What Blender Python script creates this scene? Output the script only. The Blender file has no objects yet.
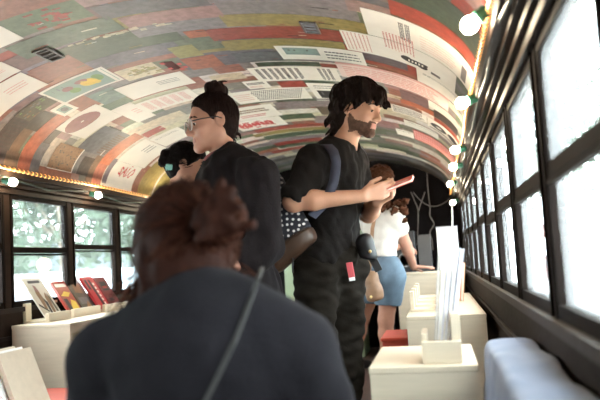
import bpy, bmesh, math, random
import numpy as np
from mathutils import Vector, Matrix
C = bpy.context.scene.collection
SC = bpy.context.scene
PI = math.pi
V3 = lambda *a: np.array(a, float)

# ------------------------------------------------------------------ camera
FPX = 700.0
CAM = V3(.953, 0, .88)
def cam_axes(vx, vy, roll, f):
    d = V3(vx-300, -(vy-200), -f); d /= np.linalg.norm(d)
    up = V3(0, 1, 0); up = up-d*(up@d); up /= np.linalg.norm(up)
    right = np.cross(d, up)
    u = math.cos(roll)*up-math.sin(roll)*right
    r = math.cos(roll)*right+math.sin(roll)*up
    return np.stack([r, d, u], 1)          # camera = M @ world
CM = cam_axes(437.9, 253.8, .074, FPX)
def at(px, py, Y):
    """the point of the place at depth Y down the bus that the photograph shows at px, py"""
    d = CM.T @ V3((px-300)/FPX, -(py-200)/FPX, -1.)
    return CAM+d*(Y/d[1])
cd = bpy.data.cameras.new('camera'); cam = bpy.data.objects.new('camera', cd); C.objects.link(cam)
mw = Matrix([list(CM.T[i])+[CAM[i]] for i in range(3)]+[[0, 0, 0, 1]])
cam.matrix_world = mw
cd.sensor_width = 36; cd.lens = FPX/600*36; cd.clip_start = .02; cd.clip_end = 400
cd.dof.use_dof = True; cd.dof.focus_distance = 3.2; cd.dof.aperture_fstop = 3.0
SC.camera = cam

# ------------------------------------------------------------------ materials
def lin(c):
    return tuple(((x/255)/12.92 if x/255 <= .04045 else ((x/255+.055)/1.055)**2.4) for x in c)
MATS = {}
def mat(name, rgb, rough=.6, metal=0., var=.12, scale=8., bump=0., bscale=40., stretch=None, spec=.5, emit=None, estr=0., attr=False, sheen=0., coat=0., trans=0.):
    """procedural principled material: base colour varied by noise, optional bump"""
    if name in MATS: return MATS[name]
    m = bpy.data.materials.new(name); m.use_nodes = True
    n = m.node_tree.nodes; l = m.node_tree.links
    b = n['Principled BSDF']
    b.inputs['Roughness'].default_value = rough; b.inputs['Metallic'].default_value = metal
    b.inputs['Specular IOR Level'].default_value = spec
    b.inputs['Sheen Weight'].default_value = sheen
    b.inputs['Coat Weight'].default_value = coat
    b.inputs['Subsurface Weight'].default_value = trans
    if trans: b.inputs['Subsurface Radius'].default_value = (.01, .004, .002)
    tc = n.new('ShaderNodeTexCoord'); mp = n.new('ShaderNodeMapping')
    if stretch: mp.inputs['Scale'].default_value = stretch
    l.new(tc.outputs['Object'], mp.inputs['Vector'])
    nz = n.new('ShaderNodeTexNoise'); nz.inputs['Scale'].default_value = scale; nz.inputs['Detail'].default_value = 6; nz.inputs['Roughness'].default_value = .6
    l.new(mp.outputs['Vector'], nz.inputs['Vector'])
    mr = n.new('ShaderNodeMapRange'); mr.inputs['From Min'].default_value = .25; mr.inputs['From Max'].default_value = .75
    mr.inputs['To Min'].default_value = 1-var; mr.inputs['To Max'].default_value = 1+var
    l.new(nz.outputs['Fac'], mr.inputs['Value'])
    mx = n.new('ShaderNodeMix'); mx.data_type = 'RGBA'; mx.blend_type = 'MULTIPLY'; mx.inputs['Factor'].default_value = 1
    if attr:
        at_ = n.new('ShaderNodeAttribute'); at_.attribute_name = 'paint'; l.new(at_.outputs['Color'], mx.inputs[6])
    else:
        mx.inputs[6].default_value = (*lin(rgb), 1)
    l.new(mr.outputs['Result'], mx.inputs[7]); l.new(mx.outputs[2], b.inputs['Base Color'])
    if bump:
        n2 = n.new('ShaderNodeTexNoise'); n2.inputs['Scale'].default_value = bscale; n2.inputs['Detail'].default_value = 4
        l.new(mp.outputs['Vector'], n2.inputs['Vector'])
        bp = n.new('ShaderNodeBump'); bp.inputs['Strength'].default_value = bump; bp.inputs['Distance'].default_value = .01
        l.new(n2.outputs['Fac'], bp.inputs['Height']); l.new(bp.outputs['Normal'], b.inputs['Normal'])
    if emit:
        b.inputs['Emission Color'].default_value = (*lin(emit), 1); b.inputs['Emission Strength'].default_value = estr
    MATS[name] = m
    return m
def glass_mat(name, haze, tint=(240, 246, 246)):
    m = bpy.data.materials.new(name); m.use_nodes = True
    n = m.node_tree.nodes; l = m.node_tree.links
    for x in list(n): n.remove(x)
    out = n.new('ShaderNodeOutputMaterial'); tr = n.new('ShaderNodeBsdfTransparent'); tr.inputs['Color'].default_value = (*lin(tint), 1)
    gl = n.new('ShaderNodeBsdfGlossy'); gl.inputs['Roughness'].default_value = .04
    tl = n.new('ShaderNodeBsdfTranslucent'); tl.inputs['Color'].default_value = (.9, .93, .95, 1)
    nz = n.new('ShaderNodeTexNoise'); nz.inputs['Scale'].default_value = 3; nz.inputs['Detail'].default_value = 5
    tc = n.new('ShaderNodeTexCoord'); l.new(tc.outputs['Object'], nz.inputs['Vector'])
    mr = n.new('ShaderNodeMapRange'); mr.inputs['To Min'].default_value = haze*.6; mr.inputs['To Max'].default_value = haze*1.4
    l.new(nz.outputs['Fac'], mr.inputs['Value'])
    a = n.new('ShaderNodeMixShader'); l.new(mr.outputs['Result'], a.inputs['Fac']); l.new(tr.outputs[0], a.inputs[1]); l.new(tl.outputs[0], a.inputs[2])
    fr = n.new('ShaderNodeFresnel'); fr.inputs['IOR'].default_value = 1.4
    f2 = n.new('ShaderNodeMath'); f2.operation = 'MULTIPLY'; f2.inputs[1].default_value = .25; l.new(fr.outputs[0], f2.inputs[0])
    b = n.new('ShaderNodeMixShader'); l.new(f2.outputs[0], b.inputs['Fac']); l.new(a.outputs[0], b.inputs[1]); l.new(gl.outputs[0], b.inputs[2])
    l.new(b.outputs[0], out.inputs['Surface'])
    return m

# ------------------------------------------------------------------ mesh building
class MB:
    def __init__(s): s.v = []; s.f = []; s.m = []
    def add(s, vs, fs, mi=0):
        o = len(s.v); s.v.extend([tuple(map(float, p)) for p in vs]); s.f.extend([tuple(i+o for i in f) for f in fs]); s.m.extend([mi]*len(fs)); return s
    def box(s, lo, hi, mi=0, b=0.):
        if b:
            return s.obox([(l+h)/2 for l, h in zip(lo, hi)], [(h-l)/2 for l, h in zip(lo, hi)], None, mi, b)
        x0, y0, z0 = lo; x1, y1, z1 = hi
        return s.add([(x0,y0,z0),(x1,y0,z0),(x1,y1,z0),(x0,y1,z0),(x0,y0,z1),(x1,y0,z1),(x1,y1,z1),(x0,y1,z1)],
              [(0,3,2,1),(4,5,6,7),(0,1,5,4),(1,2,6,5),(2,3,7,6),(3,0,4,7)], mi)
    def obox(s, c, h, R=None, mi=0, b=0.):
        R = np.eye(3) if R is None else np.asarray(R, float); c = np.asarray(c, float)
        if not b:
            vs = [c+R@(V3(*sg)*h) for sg in [(-1,-1,-1),(1,-1,-1),(1,1,-1),(-1,1,-1),(-1,-1,1),(1,-1,1),(1,1,1),(-1,1,1)]]
            return s.add(vs, [(0,3,2,1),(4,5,6,7),(0,1,5,4),(1,2,6,5),(2,3,7,6),(3,0,4,7)], mi)
        bm = bmesh.new(); bmesh.ops.create_cube(bm, size=2)
        for v in bm.verts: v.co = Vector([v.co[i]*h[i] for i in range(3)])
        bmesh.ops.bevel(bm, geom=bm.edges[:], offset=b, segments=2, profile=.5, affect='EDGES')
        bm.verts.index_update()
        s.add([c+R@V3(*v.co) for v in bm.verts], [[v.index for v in f.verts] for f in bm.faces], mi); bm.free(); return s
    def tube(s, pts, r, n=8, mi=0, caps=True):
        pts = [np.asarray(p, float) for p in pts]; rs = r if hasattr(r, '__len__') else [r]*len(pts)
        rings = []; prev = None
        for i, p in enumerate(pts):
            t = pts[min(i+1, len(pts)-1)]-pts[max(i-1, 0)]; t = t/(np.linalg.norm(t)+1e-9)
            if prev is None:
                a = np.cross(t, V3(0,0,1) if abs(t[2]) < .9 else V3(1,0,0))
            else: a = prev-t*(prev@t)
            a /= np.linalg.norm(a)+1e-9; prev = a; b = np.cross(t, a)
            rings.append([p+rs[i]*(math.cos(2*PI*k/n)*a+math.sin(2*PI*k/n)*b) for k in range(n)])
        vs = [q for rg in rings for q in rg]; fs = []
        for i in range(len(pts)-1):
            for k in range(n): fs.append((i*n+k, i*n+(k+1)%n, (i+1)*n+(k+1)%n, (i+1)*n+k))
        if caps: fs.append(tuple(range(n))[::-1]); fs.append(tuple((len(pts)-1)*n+k for k in range(n)))
        return s.add(vs, fs, mi)
    def sphere(s, c, r, n=14, m=9, mi=0, sc=(1,1,1), R=None):
        c = np.asarray(c, float); vs = []; fs = []; R = np.eye(3) if R is None else R
        for i in range(m+1):
            a = PI*i/m
            for k in range(n):
                b = 2*PI*k/n; vs.append(c+R@(r*V3(math.sin(a)*math.cos(b)*sc[0], math.sin(a)*math.sin(b)*sc[1], math.cos(a)*sc[2])))
        for i in range(m):
            for k in range(n): fs.append((i*n+k, (i+1)*n+k, (i+1)*n+(k+1)%n, i*n+(k+1)%n))
        return s.add(vs, fs, mi)
    def lathe(s, prof, c, axis=(0,0,1), n=16, mi=0):
        ax = np.asarray(axis, float); ax /= np.linalg.norm(ax)
        a = np.cross(ax, V3(0,0,1) if abs(ax[2]) < .9 else V3(1,0,0)); a /= np.linalg.norm(a); b = np.cross(ax, a); c = np.asarray(c, float)
        vs = [c+ax*h+r*(math.cos(2*PI*k/n)*a+math.sin(2*PI*k/n)*b) for r, h in prof for k in range(n)]; fs = []
        for i in range(len(prof)-1):
            for k in range(n): fs.append((i*n+k, i*n+(k+1)%n, (i+1)*n+(k+1)%n, (i+1)*n+k))
        fs.append(tuple(range(n))[::-1]); fs.append(tuple((len(prof)-1)*n+k for k in range(n)))
        return s.add(vs, fs, mi)
    def build(s, name, mats, parent=None, smooth=False, loc=None, colors=None):
        me = bpy.data.meshes.new(name)
        vs = np.array(s.v, float) if s.v else np.zeros((0,3))
        if loc is not None: vs = vs-np.asarray(loc, float)
        me.from_pydata(vs.tolist(), [], s.f)
        for m in (mats if isinstance(mats, (list, tuple)) else [mats]): me.materials.append(m)
        me.polygons.foreach_set('material_index', s.m)
        if smooth: me.polygons.foreach_set('use_smooth', [True]*len(s.f))
        if colors is not None:
            ca = me.color_attributes.new('paint', 'FLOAT_COLOR', 'CORNER')
            arr = np.concatenate([np.tile([*c, 1.], (len(f), 1)) for c, f in zip(colors, s.f)]).astype(np.float32)
            ca.data.foreach_set('color', arr.ravel())
        me.update()
        return link(name, me, parent, loc)
def link(name, me, parent=None, loc=None):
    o = bpy.data.objects.new(name, me); C.objects.link(o)
    if loc is not None: o.location = tuple(map(float, loc))
    if parent is not None:
        o.parent = parent
        o.matrix_parent_inverse = Matrix.Translation(-Vector(parent.location)) if parent.rotation_euler.to_quaternion().angle < 1e-6 else parent.matrix_basis.inverted()
    return o
def tag(o, label, cat, group=None):
    o['label'] = label; o['category'] = cat
    if group: o['group'] = group
    return o
def empty(name, loc, label=None, cat=None, group=None):
    o = bpy.data.objects.new(name, None); C.objects.link(o); o.location = tuple(map(float, loc)); o.empty_display_size = .05
    if label: tag(o, label, cat, group)
    return o
def struct(o): o['kind'] = 'structure'; return o
def copy_thing(o, delta, label, group=None):
    """a copy of a thing with copies of its parts and sub-parts"""
    c = o.copy(); C.objects.link(c); c.location = Vector(o.location)+Vector(delta); c['label'] = label
    if group: c['group'] = group
    for ch in o.children:
        d = ch.copy(); C.objects.link(d); d.parent = c; d.matrix_parent_inverse = ch.matrix_parent_inverse.copy()
        for g in ch.children:
            e = g.copy(); C.objects.link(e); e.parent = d; e.matrix_parent_inverse = g.matrix_parent_inverse.copy()
    return c
def frame(fwd, up=(0,0,1)):
    """columns: right, forward, up"""
    f = np.asarray(fwd, float); f = f/np.linalg.norm(f); u = np.asarray(up, float); u = u-f*(u@f); u /= np.linalg.norm(u)
    return np.stack([np.cross(f, u), f, u], 1)

# ------------------------------------------------------------------ distance fields -> one continuous mesh
class Field:
    def __init__(s, lo, hi, h=.005):
        s.lo = np.array(lo, float); s.h = h
        n = np.ceil((np.array(hi)-s.lo)/h).astype(int)+1
        s.n = n; s.D = np.full(n, 1., np.float32)
        s.ax = [s.lo[i]+h*np.arange(n[i]) for i in range(3)]
    def _blk(s, lo, hi):
        a = np.clip(np.floor((np.array(lo)-s.lo)/s.h).astype(int), 0, s.n); b = np.clip(np.ceil((np.array(hi)-s.lo)/s.h).astype(int)+1, 0, s.n)
        if np.any(b <= a): return None
        sl = tuple(slice(a[i], b[i]) for i in range(3))
        X = [s.ax[i][sl[i]].astype(np.float32).reshape([-1 if j == i else 1 for j in range(3)]) for i in range(3)]
        return sl, X
    def _mix(s, sl, d, k, op):
        a = s.D[sl]
        if op == 'u':
            if k <= 0: s.D[sl] = np.minimum(a, d)
            else:
                hh = np.maximum(k-np.abs(a-d), 0)/k; s.D[sl] = np.minimum(a, d)-hh*hh*k*.25
        else:
            d = -d
            if k <= 0: s.D[sl] = np.maximum(a, d)
            else:
                hh = np.maximum(k-np.abs(a-d), 0)/k; s.D[sl] = np.maximum(a, d)+hh*hh*k*.25
    def cone(s, a, b, ra, rb=None, k=.02, op='u'):
        rb = ra if rb is None else rb
        a = np.asarray(a, float); b = np.asarray(b, float); R = max(ra, rb)+k+2*s.h
        q = s._blk(np.minimum(a, b)-R, np.maximum(a, b)+R)
        if q is None: return s
        sl, X = q; ab = b-a; L = max(ab@ab, 1e-9)
        p = [X[i]-a[i] for i in range(3)]
        t = np.clip((p[0]*ab[0]+p[1]*ab[1]+p[2]*ab[2])/L, 0, 1)
        d = np.sqrt(sum((p[i]-t*ab[i])**2 for i in range(3)))-(ra+(rb-ra)*t)
        s._mix(sl, d, k, op); return s
    def chain(s, pts, rs, k=.015):
        for i in range(len(pts)-1): s.cone(pts[i], pts[i+1], rs[i], rs[i+1], k)
        return s
    def ell(s, c, r, R=None, k=.02, op='u'):
        c = np.asarray(c, float); r = np.asarray(r, float); R = np.eye(3) if R is None else R
        e = np.sqrt(((R*r)**2).sum(1))+k+2*s.h
        q = s._blk(c-e, c+e)
        if q is None: return s
        sl, X = q; p = [X[i]-c[i] for i in range(3)]
        l = [R[0,j]*p[0]+R[1,j]*p[1]+R[2,j]*p[2] for j in range(3)]
        k0 = np.sqrt(sum((l[j]/r[j])**2 for j in range(3))); k1 = np.sqrt(sum((l[j]/r[j]**2)**2 for j in range(3)))+1e-6
        s._mix(sl, k0*(k0-1)/k1, k, op); return s
    def cut(s, p, n, k=.004):
        """remove the side the normal n points to"""
        n = np.asarray(n, float); n /= np.linalg.norm(n)
        sl, X = s._blk(s.lo, s.lo+s.h*s.n)
        d = sum((X[i]-p[i])*n[i] for i in range(3)); a = s.D
        hh = np.maximum(k-np.abs(a-d), 0)/k; s.D = (np.maximum(a, d)+hh*hh*k*.25).astype(np.float32); return s
    def noise(s, amp, freq, seed=0, aniso=(1,1,1)):
        rng = np.random.default_rng(seed)
        sl, X = s._blk(s.lo, s.lo+s.h*s.n); t = np.zeros(s.n, np.float32)
        m = np.abs(s.D) < amp*3+.02
        idx = np.nonzero(m); P = [X[i].ravel()[idx[i]]*aniso[i] for i in range(3)]
        acc = np.zeros(len(idx[0]), np.float32)
        for o in range(7):
            w = rng.normal(size=3); w *= freq*(1+.6*rng.random())/np.linalg.norm(w)
            w2 = rng.normal(size=3)*freq*.4
            acc += np.sin(w[0]*P[0]+w[1]*P[1]+w[2]*P[2]+6*rng.random()+1.5*np.sin(w2[0]*P[0]+w2[1]*P[1]+w2[2]*P[2]))
        s.D[idx] += amp*acc/3; return s
    def mesh(s):
        D = s.D; n = D.shape
        c = [D[i:n[0]-1+i, j:n[1]-1+j, k:n[2]-1+k] for i in (0,1) for j in (0,1) for k in (0,1)]
        neg = np.zeros([x-1 for x in n], np.int8)
        for x in c: neg += (x < 0)
        act = np.nonzero((neg > 0) & (neg < 8))
        vals = np.stack([x[act] for x in c], 1)
        off = np.array([(i,j,k) for i in (0,1) for j in (0,1) for k in (0,1)], float)
        acc = np.zeros((len(act[0]), 3)); cnt = np.zeros(len(act[0]))
        for e0 in range(8):
            for e1 in range(e0+1, 8):
                if np.abs(off[e0]-off[e1]).sum() != 1: continue
                a, b = vals[:, e0], vals[:, e1]; m = (a < 0) != (b < 0)
                t = np.where(m, a/np.where(m, a-b, 1), 0)
                acc += np.where(m[:, None], off[e0]+t[:, None]*(off[e1]-off[e0]), 0); cnt += m
        P = s.lo+s.h*(np.stack(act, 1)+acc/cnt[:, None])
        idx = np.full([x-1 for x in n], -1, np.int32); idx[act] = np.arange(len(act[0]))
        F = []
        S = D < 0
        for ax in range(3):
            o1, o2 = [(1,2),(2,0),(0,1)][ax]
            sa = [slice(None)]*3; sb = [slice(None)]*3; sa[ax] = slice(0,-1); sb[ax] = slice(1,None)
            A = S[tuple(sa)]; B = S[tuple(sb)]
            e = np.stack(np.nonzero(A != B), 1)
            e = e[(e[:, o1] > 0) & (e[:, o2] > 0) & (e[:, o1] < n[o1]-1) & (e[:, o2] < n[o2]-1)]
            if not len(e): continue
            def g(d1, d2):
                q = e.copy(); q[:, o1] += d1; q[:, o2] += d2; return idx[q[:,0], q[:,1], q[:,2]]
            quad = np.stack([g(-1,-1), g(0,-1), g(0,0), g(-1,0)], 1)
            fl = A[e[:,0], e[:,1], e[:,2]]
            quad = np.where(fl[:, None], quad, quad[:, ::-1]); F.append(quad)
        F = np.concatenate(F)
        F = F[(F >= 0).all(1)]
        return P, F
    def build(s, name, mats, parent=None, smooth_it=1, assign=None, fold=None):
        P, F = s.mesh()
        for _ in range(smooth_it):
            acc = np.zeros_like(P); cnt = np.zeros(len(P))
            for k in range(4):
                a, b = F[:, k], F[:, (k+1) % 4]
                np.add.at(acc, a, P[b]); np.add.at(acc, b, P[a]); np.add.at(cnt, a, 1); np.add.at(cnt, b, 1)
            P = P+.5*(acc/np.maximum(cnt, 1)[:, None]-P)
        me = bpy.data.meshes.new(name); me.vertices.add(len(P)); me.vertices.foreach_set('co', P.astype(np.float32).ravel())
        me.loops.add(F.size); me.loops.foreach_set('vertex_index', F.ravel().astype(np.int32))
        me.polygons.add(len(F)); me.polygons.foreach_set('loop_start', (np.arange(len(F))*4).astype(np.int32))
        me.polygons.foreach_set('loop_total', np.full(len(F), 4, np.int32))
        for m in (mats if isinstance(mats, (list, tuple)) else [mats]): me.materials.append(m)
        me.polygons.foreach_set('use_smooth', np.ones(len(F), bool))
        if assign is not None:
            me.polygons.foreach_set('material_index', assign(P[F].mean(1)).astype(np.int32))
        me.update(calc_edges=True); me.validate()
        return link(name, me, parent)
BULB = 230.0; SKY = 14.0; EXPO = 0.62
# ------------------------------------------------------------------ palette
M_dark = mat('dark brown painted metal', (40, 30, 24), .6, var=.3, scale=14, bump=.15, spec=.2)
M_frame = mat('black brown window frame', (24, 18, 15), .75, var=.3, scale=20, spec=.08)
M_panel = mat('worn brown wall panel', (42, 31, 25), .75, spec=.12, var=.45, scale=6, bump=.2, stretch=(1,.3,1))
M_end = mat('black end wall paint', (17, 13, 14), .8, spec=.1, var=.3, scale=5)
M_floor = mat('dark red brown floor', (70, 48, 42), .6, var=.35, scale=7)
M_ceil = mat('painted collage ceiling', (200,190,180), .42, var=.34, scale=30, attr=True, stretch=(1,1,1), bump=.08, bscale=60)
M_paper = mat('white print paper', (226, 219, 208), .5, var=.05, scale=9)
M_ink = mat('black print ink', (48, 44, 46), .5, var=.2)
M_greyink = mat('grey print ink', (112, 108, 108), .5, var=.3, scale=60)
M_redink = mat('red print ink', (196, 76, 74), .5, var=.15, scale=30)
M_pinkink = mat('pink print ink', (214, 158, 152), .5, var=.15, scale=40)
M_tealink = mat('teal print ink', (140, 160, 152), .5, var=.12, scale=20)
M_yelink = mat('yellow print ink', (214, 182, 80), .5, var=.15, scale=30)
M_greenink = mat('green print ink', (120, 148, 96), .5, var=.15, scale=30)
M_mauveink = mat('mauve print ink', (150, 108, 108), .5, var=.15, scale=30)
M_ply = mat('pale birch plywood', (208, 193, 170), .5, var=.08, scale=5, stretch=(1,1,9))
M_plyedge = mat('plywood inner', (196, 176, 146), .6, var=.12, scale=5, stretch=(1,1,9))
M_red = mat('red painted crate', (196, 80, 62), .5, var=.1)
M_glass = glass_mat('hazy window glass', .010)
M_glassR = glass_mat('milky window glass', .05)

# ------------------------------------------------------------------ the setting
XW = 1.19; YB = -1.6; YE = 7.0
ZS, ZM, ZT = .762, 1.04, 1.294              # sill, meeting rail, head of the windows
CA, CZ, CH, CN = 1.13, 1.41, .46, 2.05      # barrel of the ceiling
SP = .626; OPEN = .53
def slab(name, boxes, m, kind=True):
    b = MB()
    for bx in boxes: b.box(*bx)
    o = b.build(name, m)
    return struct(o) if kind else o
slab('floor', [((-XW-.05, YB, -.06), (XW+.05, YE, 0))], M_floor)
for side, sx, y0 in (('left', -1, 3.214), ('right', 1, 1.568)):
    cs = [y0+SP*(k+.5) for k in range(-12, 12) if YB+.35 < y0+SP*(k+.5) < YE-.3]
    b = MB(); xi, xo = sorted((sx*XW, sx*(XW+.034)))
    b.box((xi, YB, 0), (xo, YE, ZS-.03))                       # panelling below the sill
    b.box((xi, YB, ZT+.02), (xo, YE, CZ+.02))                  # header above the heads
    edges = [YB]+[e for c in cs for e in (c-OPEN/2-.02, c+OPEN/2+.02)]+[YE]
    for i in range(0, len(edges), 2): b.box((xi, edges[i], ZS-.03), (xo, edges[i+1], ZT+.02))
    struct(b.build('wall_'+side, M_panel))
    # long trims: sill ledge, dado rib, head rails and the cove under the ceiling edge
    b = MB()
    def rail(x0, x1, z0, z1, mi=0):
        a, c = sorted((sx*x0, sx*x1)); b.box((a, YB, z0), (c, YE, z1), mi)
    rail(XW-.022, XW, ZS-.055, ZS-.03); rail(XW-.012, XW, ZS-.19, ZS-.17); rail(XW-.02, XW, ZS-.40, ZS-.385)
    struct(b.build('trim_sill_'+side, M_dark))
    b = MB()
    def rail(x0, x1, z0, z1, mi=0):
        a, c = sorted((sx*x0, sx*x1)); b.box((a, YB, z0), (c, YE, z1), mi)
    rail(XW-.018, XW, ZT+.02, ZT+.04); rail(XW-.03, XW, ZT+.052, ZT+.066); rail(XW-.045, XW, ZT+.078, ZT+.094); rail(XW-.075, XW, CZ-.02, CZ+.02)
    struct(b.build('trim_head_'+side, M_dark))
    # windows: frame, meeting rail and two panes each
    for k, c in enumerate(cs):
        w = empty('window_%d' % (k+1 if sx < 0 else k+1+len(cs)), (sx*XW, c, ZS)); struct(w)
        f = MB(); a0, a1 = c-OPEN/2-.02, c+OPEN/2+.02; xa, xb = sorted((sx*(XW-.003), sx*(XW+.03)))
        f.box((xa, a0, ZS-.03), (xb, a0+.022, ZT+.02)); f.box((xa, a1-.022, ZS-.03), (xb, a1, ZT+.02))
        f.box((xa, a0+.022, ZS-.03), (xb, a1-.022, ZS)); f.box((xa, a0+.022, ZT-.004), (xb, a1-.022, ZT+.02))
        f.box((xa-.004 if sx > 0 else xa, a0, ZS-.03), (xb if sx > 0 else xb+.004, a0+.012, ZT+.02)); f.box((xa-.004 if sx > 0 else xa, a1-.012, ZS-.03), (xb if sx > 0 else xb+.004, a1, ZT+.02))
        f.build('window_frame', M_frame, w)
        drop = (0, .006, -.012, .01, 0)[k % 5]
        g = MB(); xa, xb = sorted((sx*(XW-.002), sx*(XW+.018)))
        g.box((xa, a0+.022, ZM-.016+drop), (xb, a1-.022, ZM+.014+drop)); g.box((xa-.004*(sx > 0), a0+.022, ZM-.03+drop), (xb-.01, a1-.022, ZM-.02+drop))
        for yy in (a0+.022, a1-.034): g.box((xa, yy, ZM), (xb-.012, yy+.012, ZT-.004))
        g.build('meeting_rail', M_frame, w)
        for nm, z0, z1, xx in (('upper_pane', ZM+.01, ZT-.004, .004), ('lower_pane', ZS, ZM-.012, .012)):
            p = MB(); xa, xb = sorted((sx*(XW+xx), sx*(XW+xx+.003)))
            p.box((xa, a0+.028, z0), (xb, a1-.028, z1)); p.build(nm, M_glassR if sx > 0 else M_glass, w)
b = MB(); b.box((-XW-.07, YE, 0), (XW+.07, YE+.06, CZ+CH+.1)); struct(b.build('wall_end', M_end))
b = MB(); b.box((-XW-.07, YB-.06, 0), (XW+.07, YB, CZ+CH+.1)); struct(b.build('wall_behind', M_panel))

# ---- ceiling: arc length s (0 on the crown, + to the right) and depth y
_t = np.linspace(-PI/2, PI/2, 4001)
_xs = CA*np.sign(np.sin(_t))*np.abs(np.sin(_t))**(2/CN); _zs = CZ+CH*np.abs(np.cos(_t))**(2/CN)
_ss = np.concatenate([[0], np.cumsum(np.hypot(np.diff(_xs), np.diff(_zs)))]); _ss -= _ss[-1]/2
SMAX = _ss[-1]
_tx = np.gradient(_xs, _ss); _tz = np.gradient(_zs, _ss)
def cpt(s, y, off=0.):
    """a point on the ceiling, off metres below its skin"""
    x = np.interp(s, _ss, _xs); z = np.interp(s, _ss, _zs); tx = np.interp(s, _ss, _tx); tz = np.interp(s, _ss, _tz)
    L = math.hypot(tx, tz)+1e-9
    return V3(x+tz/L*off, y, z-tx/L*off)
def cpatch(b, s0, s1, y0, y1, off, mi=0, th=.0004, step=.02):
    n = max(1, int(math.ceil((s1-s0)/step)))
    vs = []; fs = []
    for i in range(n+1):
        s = s0+(s1-s0)*i/n
        vs += [cpt(s, y0, off), cpt(s, y1, off), cpt(s, y0, off-th), cpt(s, y1, off-th)]
    for i in range(n):
        a = 4*i; c = a+4; fs += [(a, a+1, c+1, c), (a, c, c+2, a+2), (a+1, a+3, c+3, c+1)]
    fs += [(0, 2, 3, 1), (4*n, 4*n+1, 4*n+3, 4*n+2)]
    b.add(vs, fs, mi); return len(fs)
RNG = random.Random(7)
cb = MB(); ccol = []
# outer shell
n = 150; vs = []
for i in range(n+1):
    s = -SMAX+2*SMAX*i/n; vs += [cpt(s, YB), cpt(s, YE), cpt(s, YB, -.05), cpt(s, YE, -.05)]
fs = []
for i in range(n): a = 4*i; c = a+4; fs += [(a, a+1, c+1, c), (a+2, c+2, c+3, a+3)]
cb.add(vs, fs); ccol += [lin((120, 110, 104))]*len(fs)
PAL = {'terra': (176, 112, 92), 'green': (122, 132, 106), 'dgreen': (98, 112, 90), 'yellow': (176, 160, 96), 'lilac': (164, 148, 148), 'slate': (128, 122, 128), 'pink': (190, 148, 142),
       'white': (216, 206, 194), 'red': (186, 86, 72), 'orange': (198, 112, 78), 'grey': (150, 144, 138), 'dark': (88, 78, 74), 'brown': (122, 98, 80), 'mauve': (142, 108, 106), 'cream': (204, 190, 164), 'teal': (134, 152, 140)}
def cadd(col, s0, s1, y0, y1, off):
    k = cpatch(cb, max(s0, -SMAX), min(s1, SMAX), y0, y1, off)
    c = PAL[col] if isinstance(col, str) else col
    dk = .88 if col in ('white', 'cream') else .64
    j = [RNG.uniform(.93, 1.07) for _ in range(3)]
    ccol.extend([tuple(min(.95, x*q*dk) for x, q in zip(lin(c), j))]*k)
y = YB
while y < YE-.01:
    h = min(RNG.choice((.09, .12, .15, .13)), YE-y); s = -SMAX-RNG.random()*.2
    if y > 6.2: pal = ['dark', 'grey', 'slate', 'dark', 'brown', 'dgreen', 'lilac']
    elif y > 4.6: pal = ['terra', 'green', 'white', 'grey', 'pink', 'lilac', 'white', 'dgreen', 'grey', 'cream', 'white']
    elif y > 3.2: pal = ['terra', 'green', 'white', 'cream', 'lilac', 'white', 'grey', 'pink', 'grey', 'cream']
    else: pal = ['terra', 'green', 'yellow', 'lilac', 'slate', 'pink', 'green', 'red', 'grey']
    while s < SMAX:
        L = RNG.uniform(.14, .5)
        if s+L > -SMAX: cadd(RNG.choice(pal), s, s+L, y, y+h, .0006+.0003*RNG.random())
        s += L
    y += h
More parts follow.
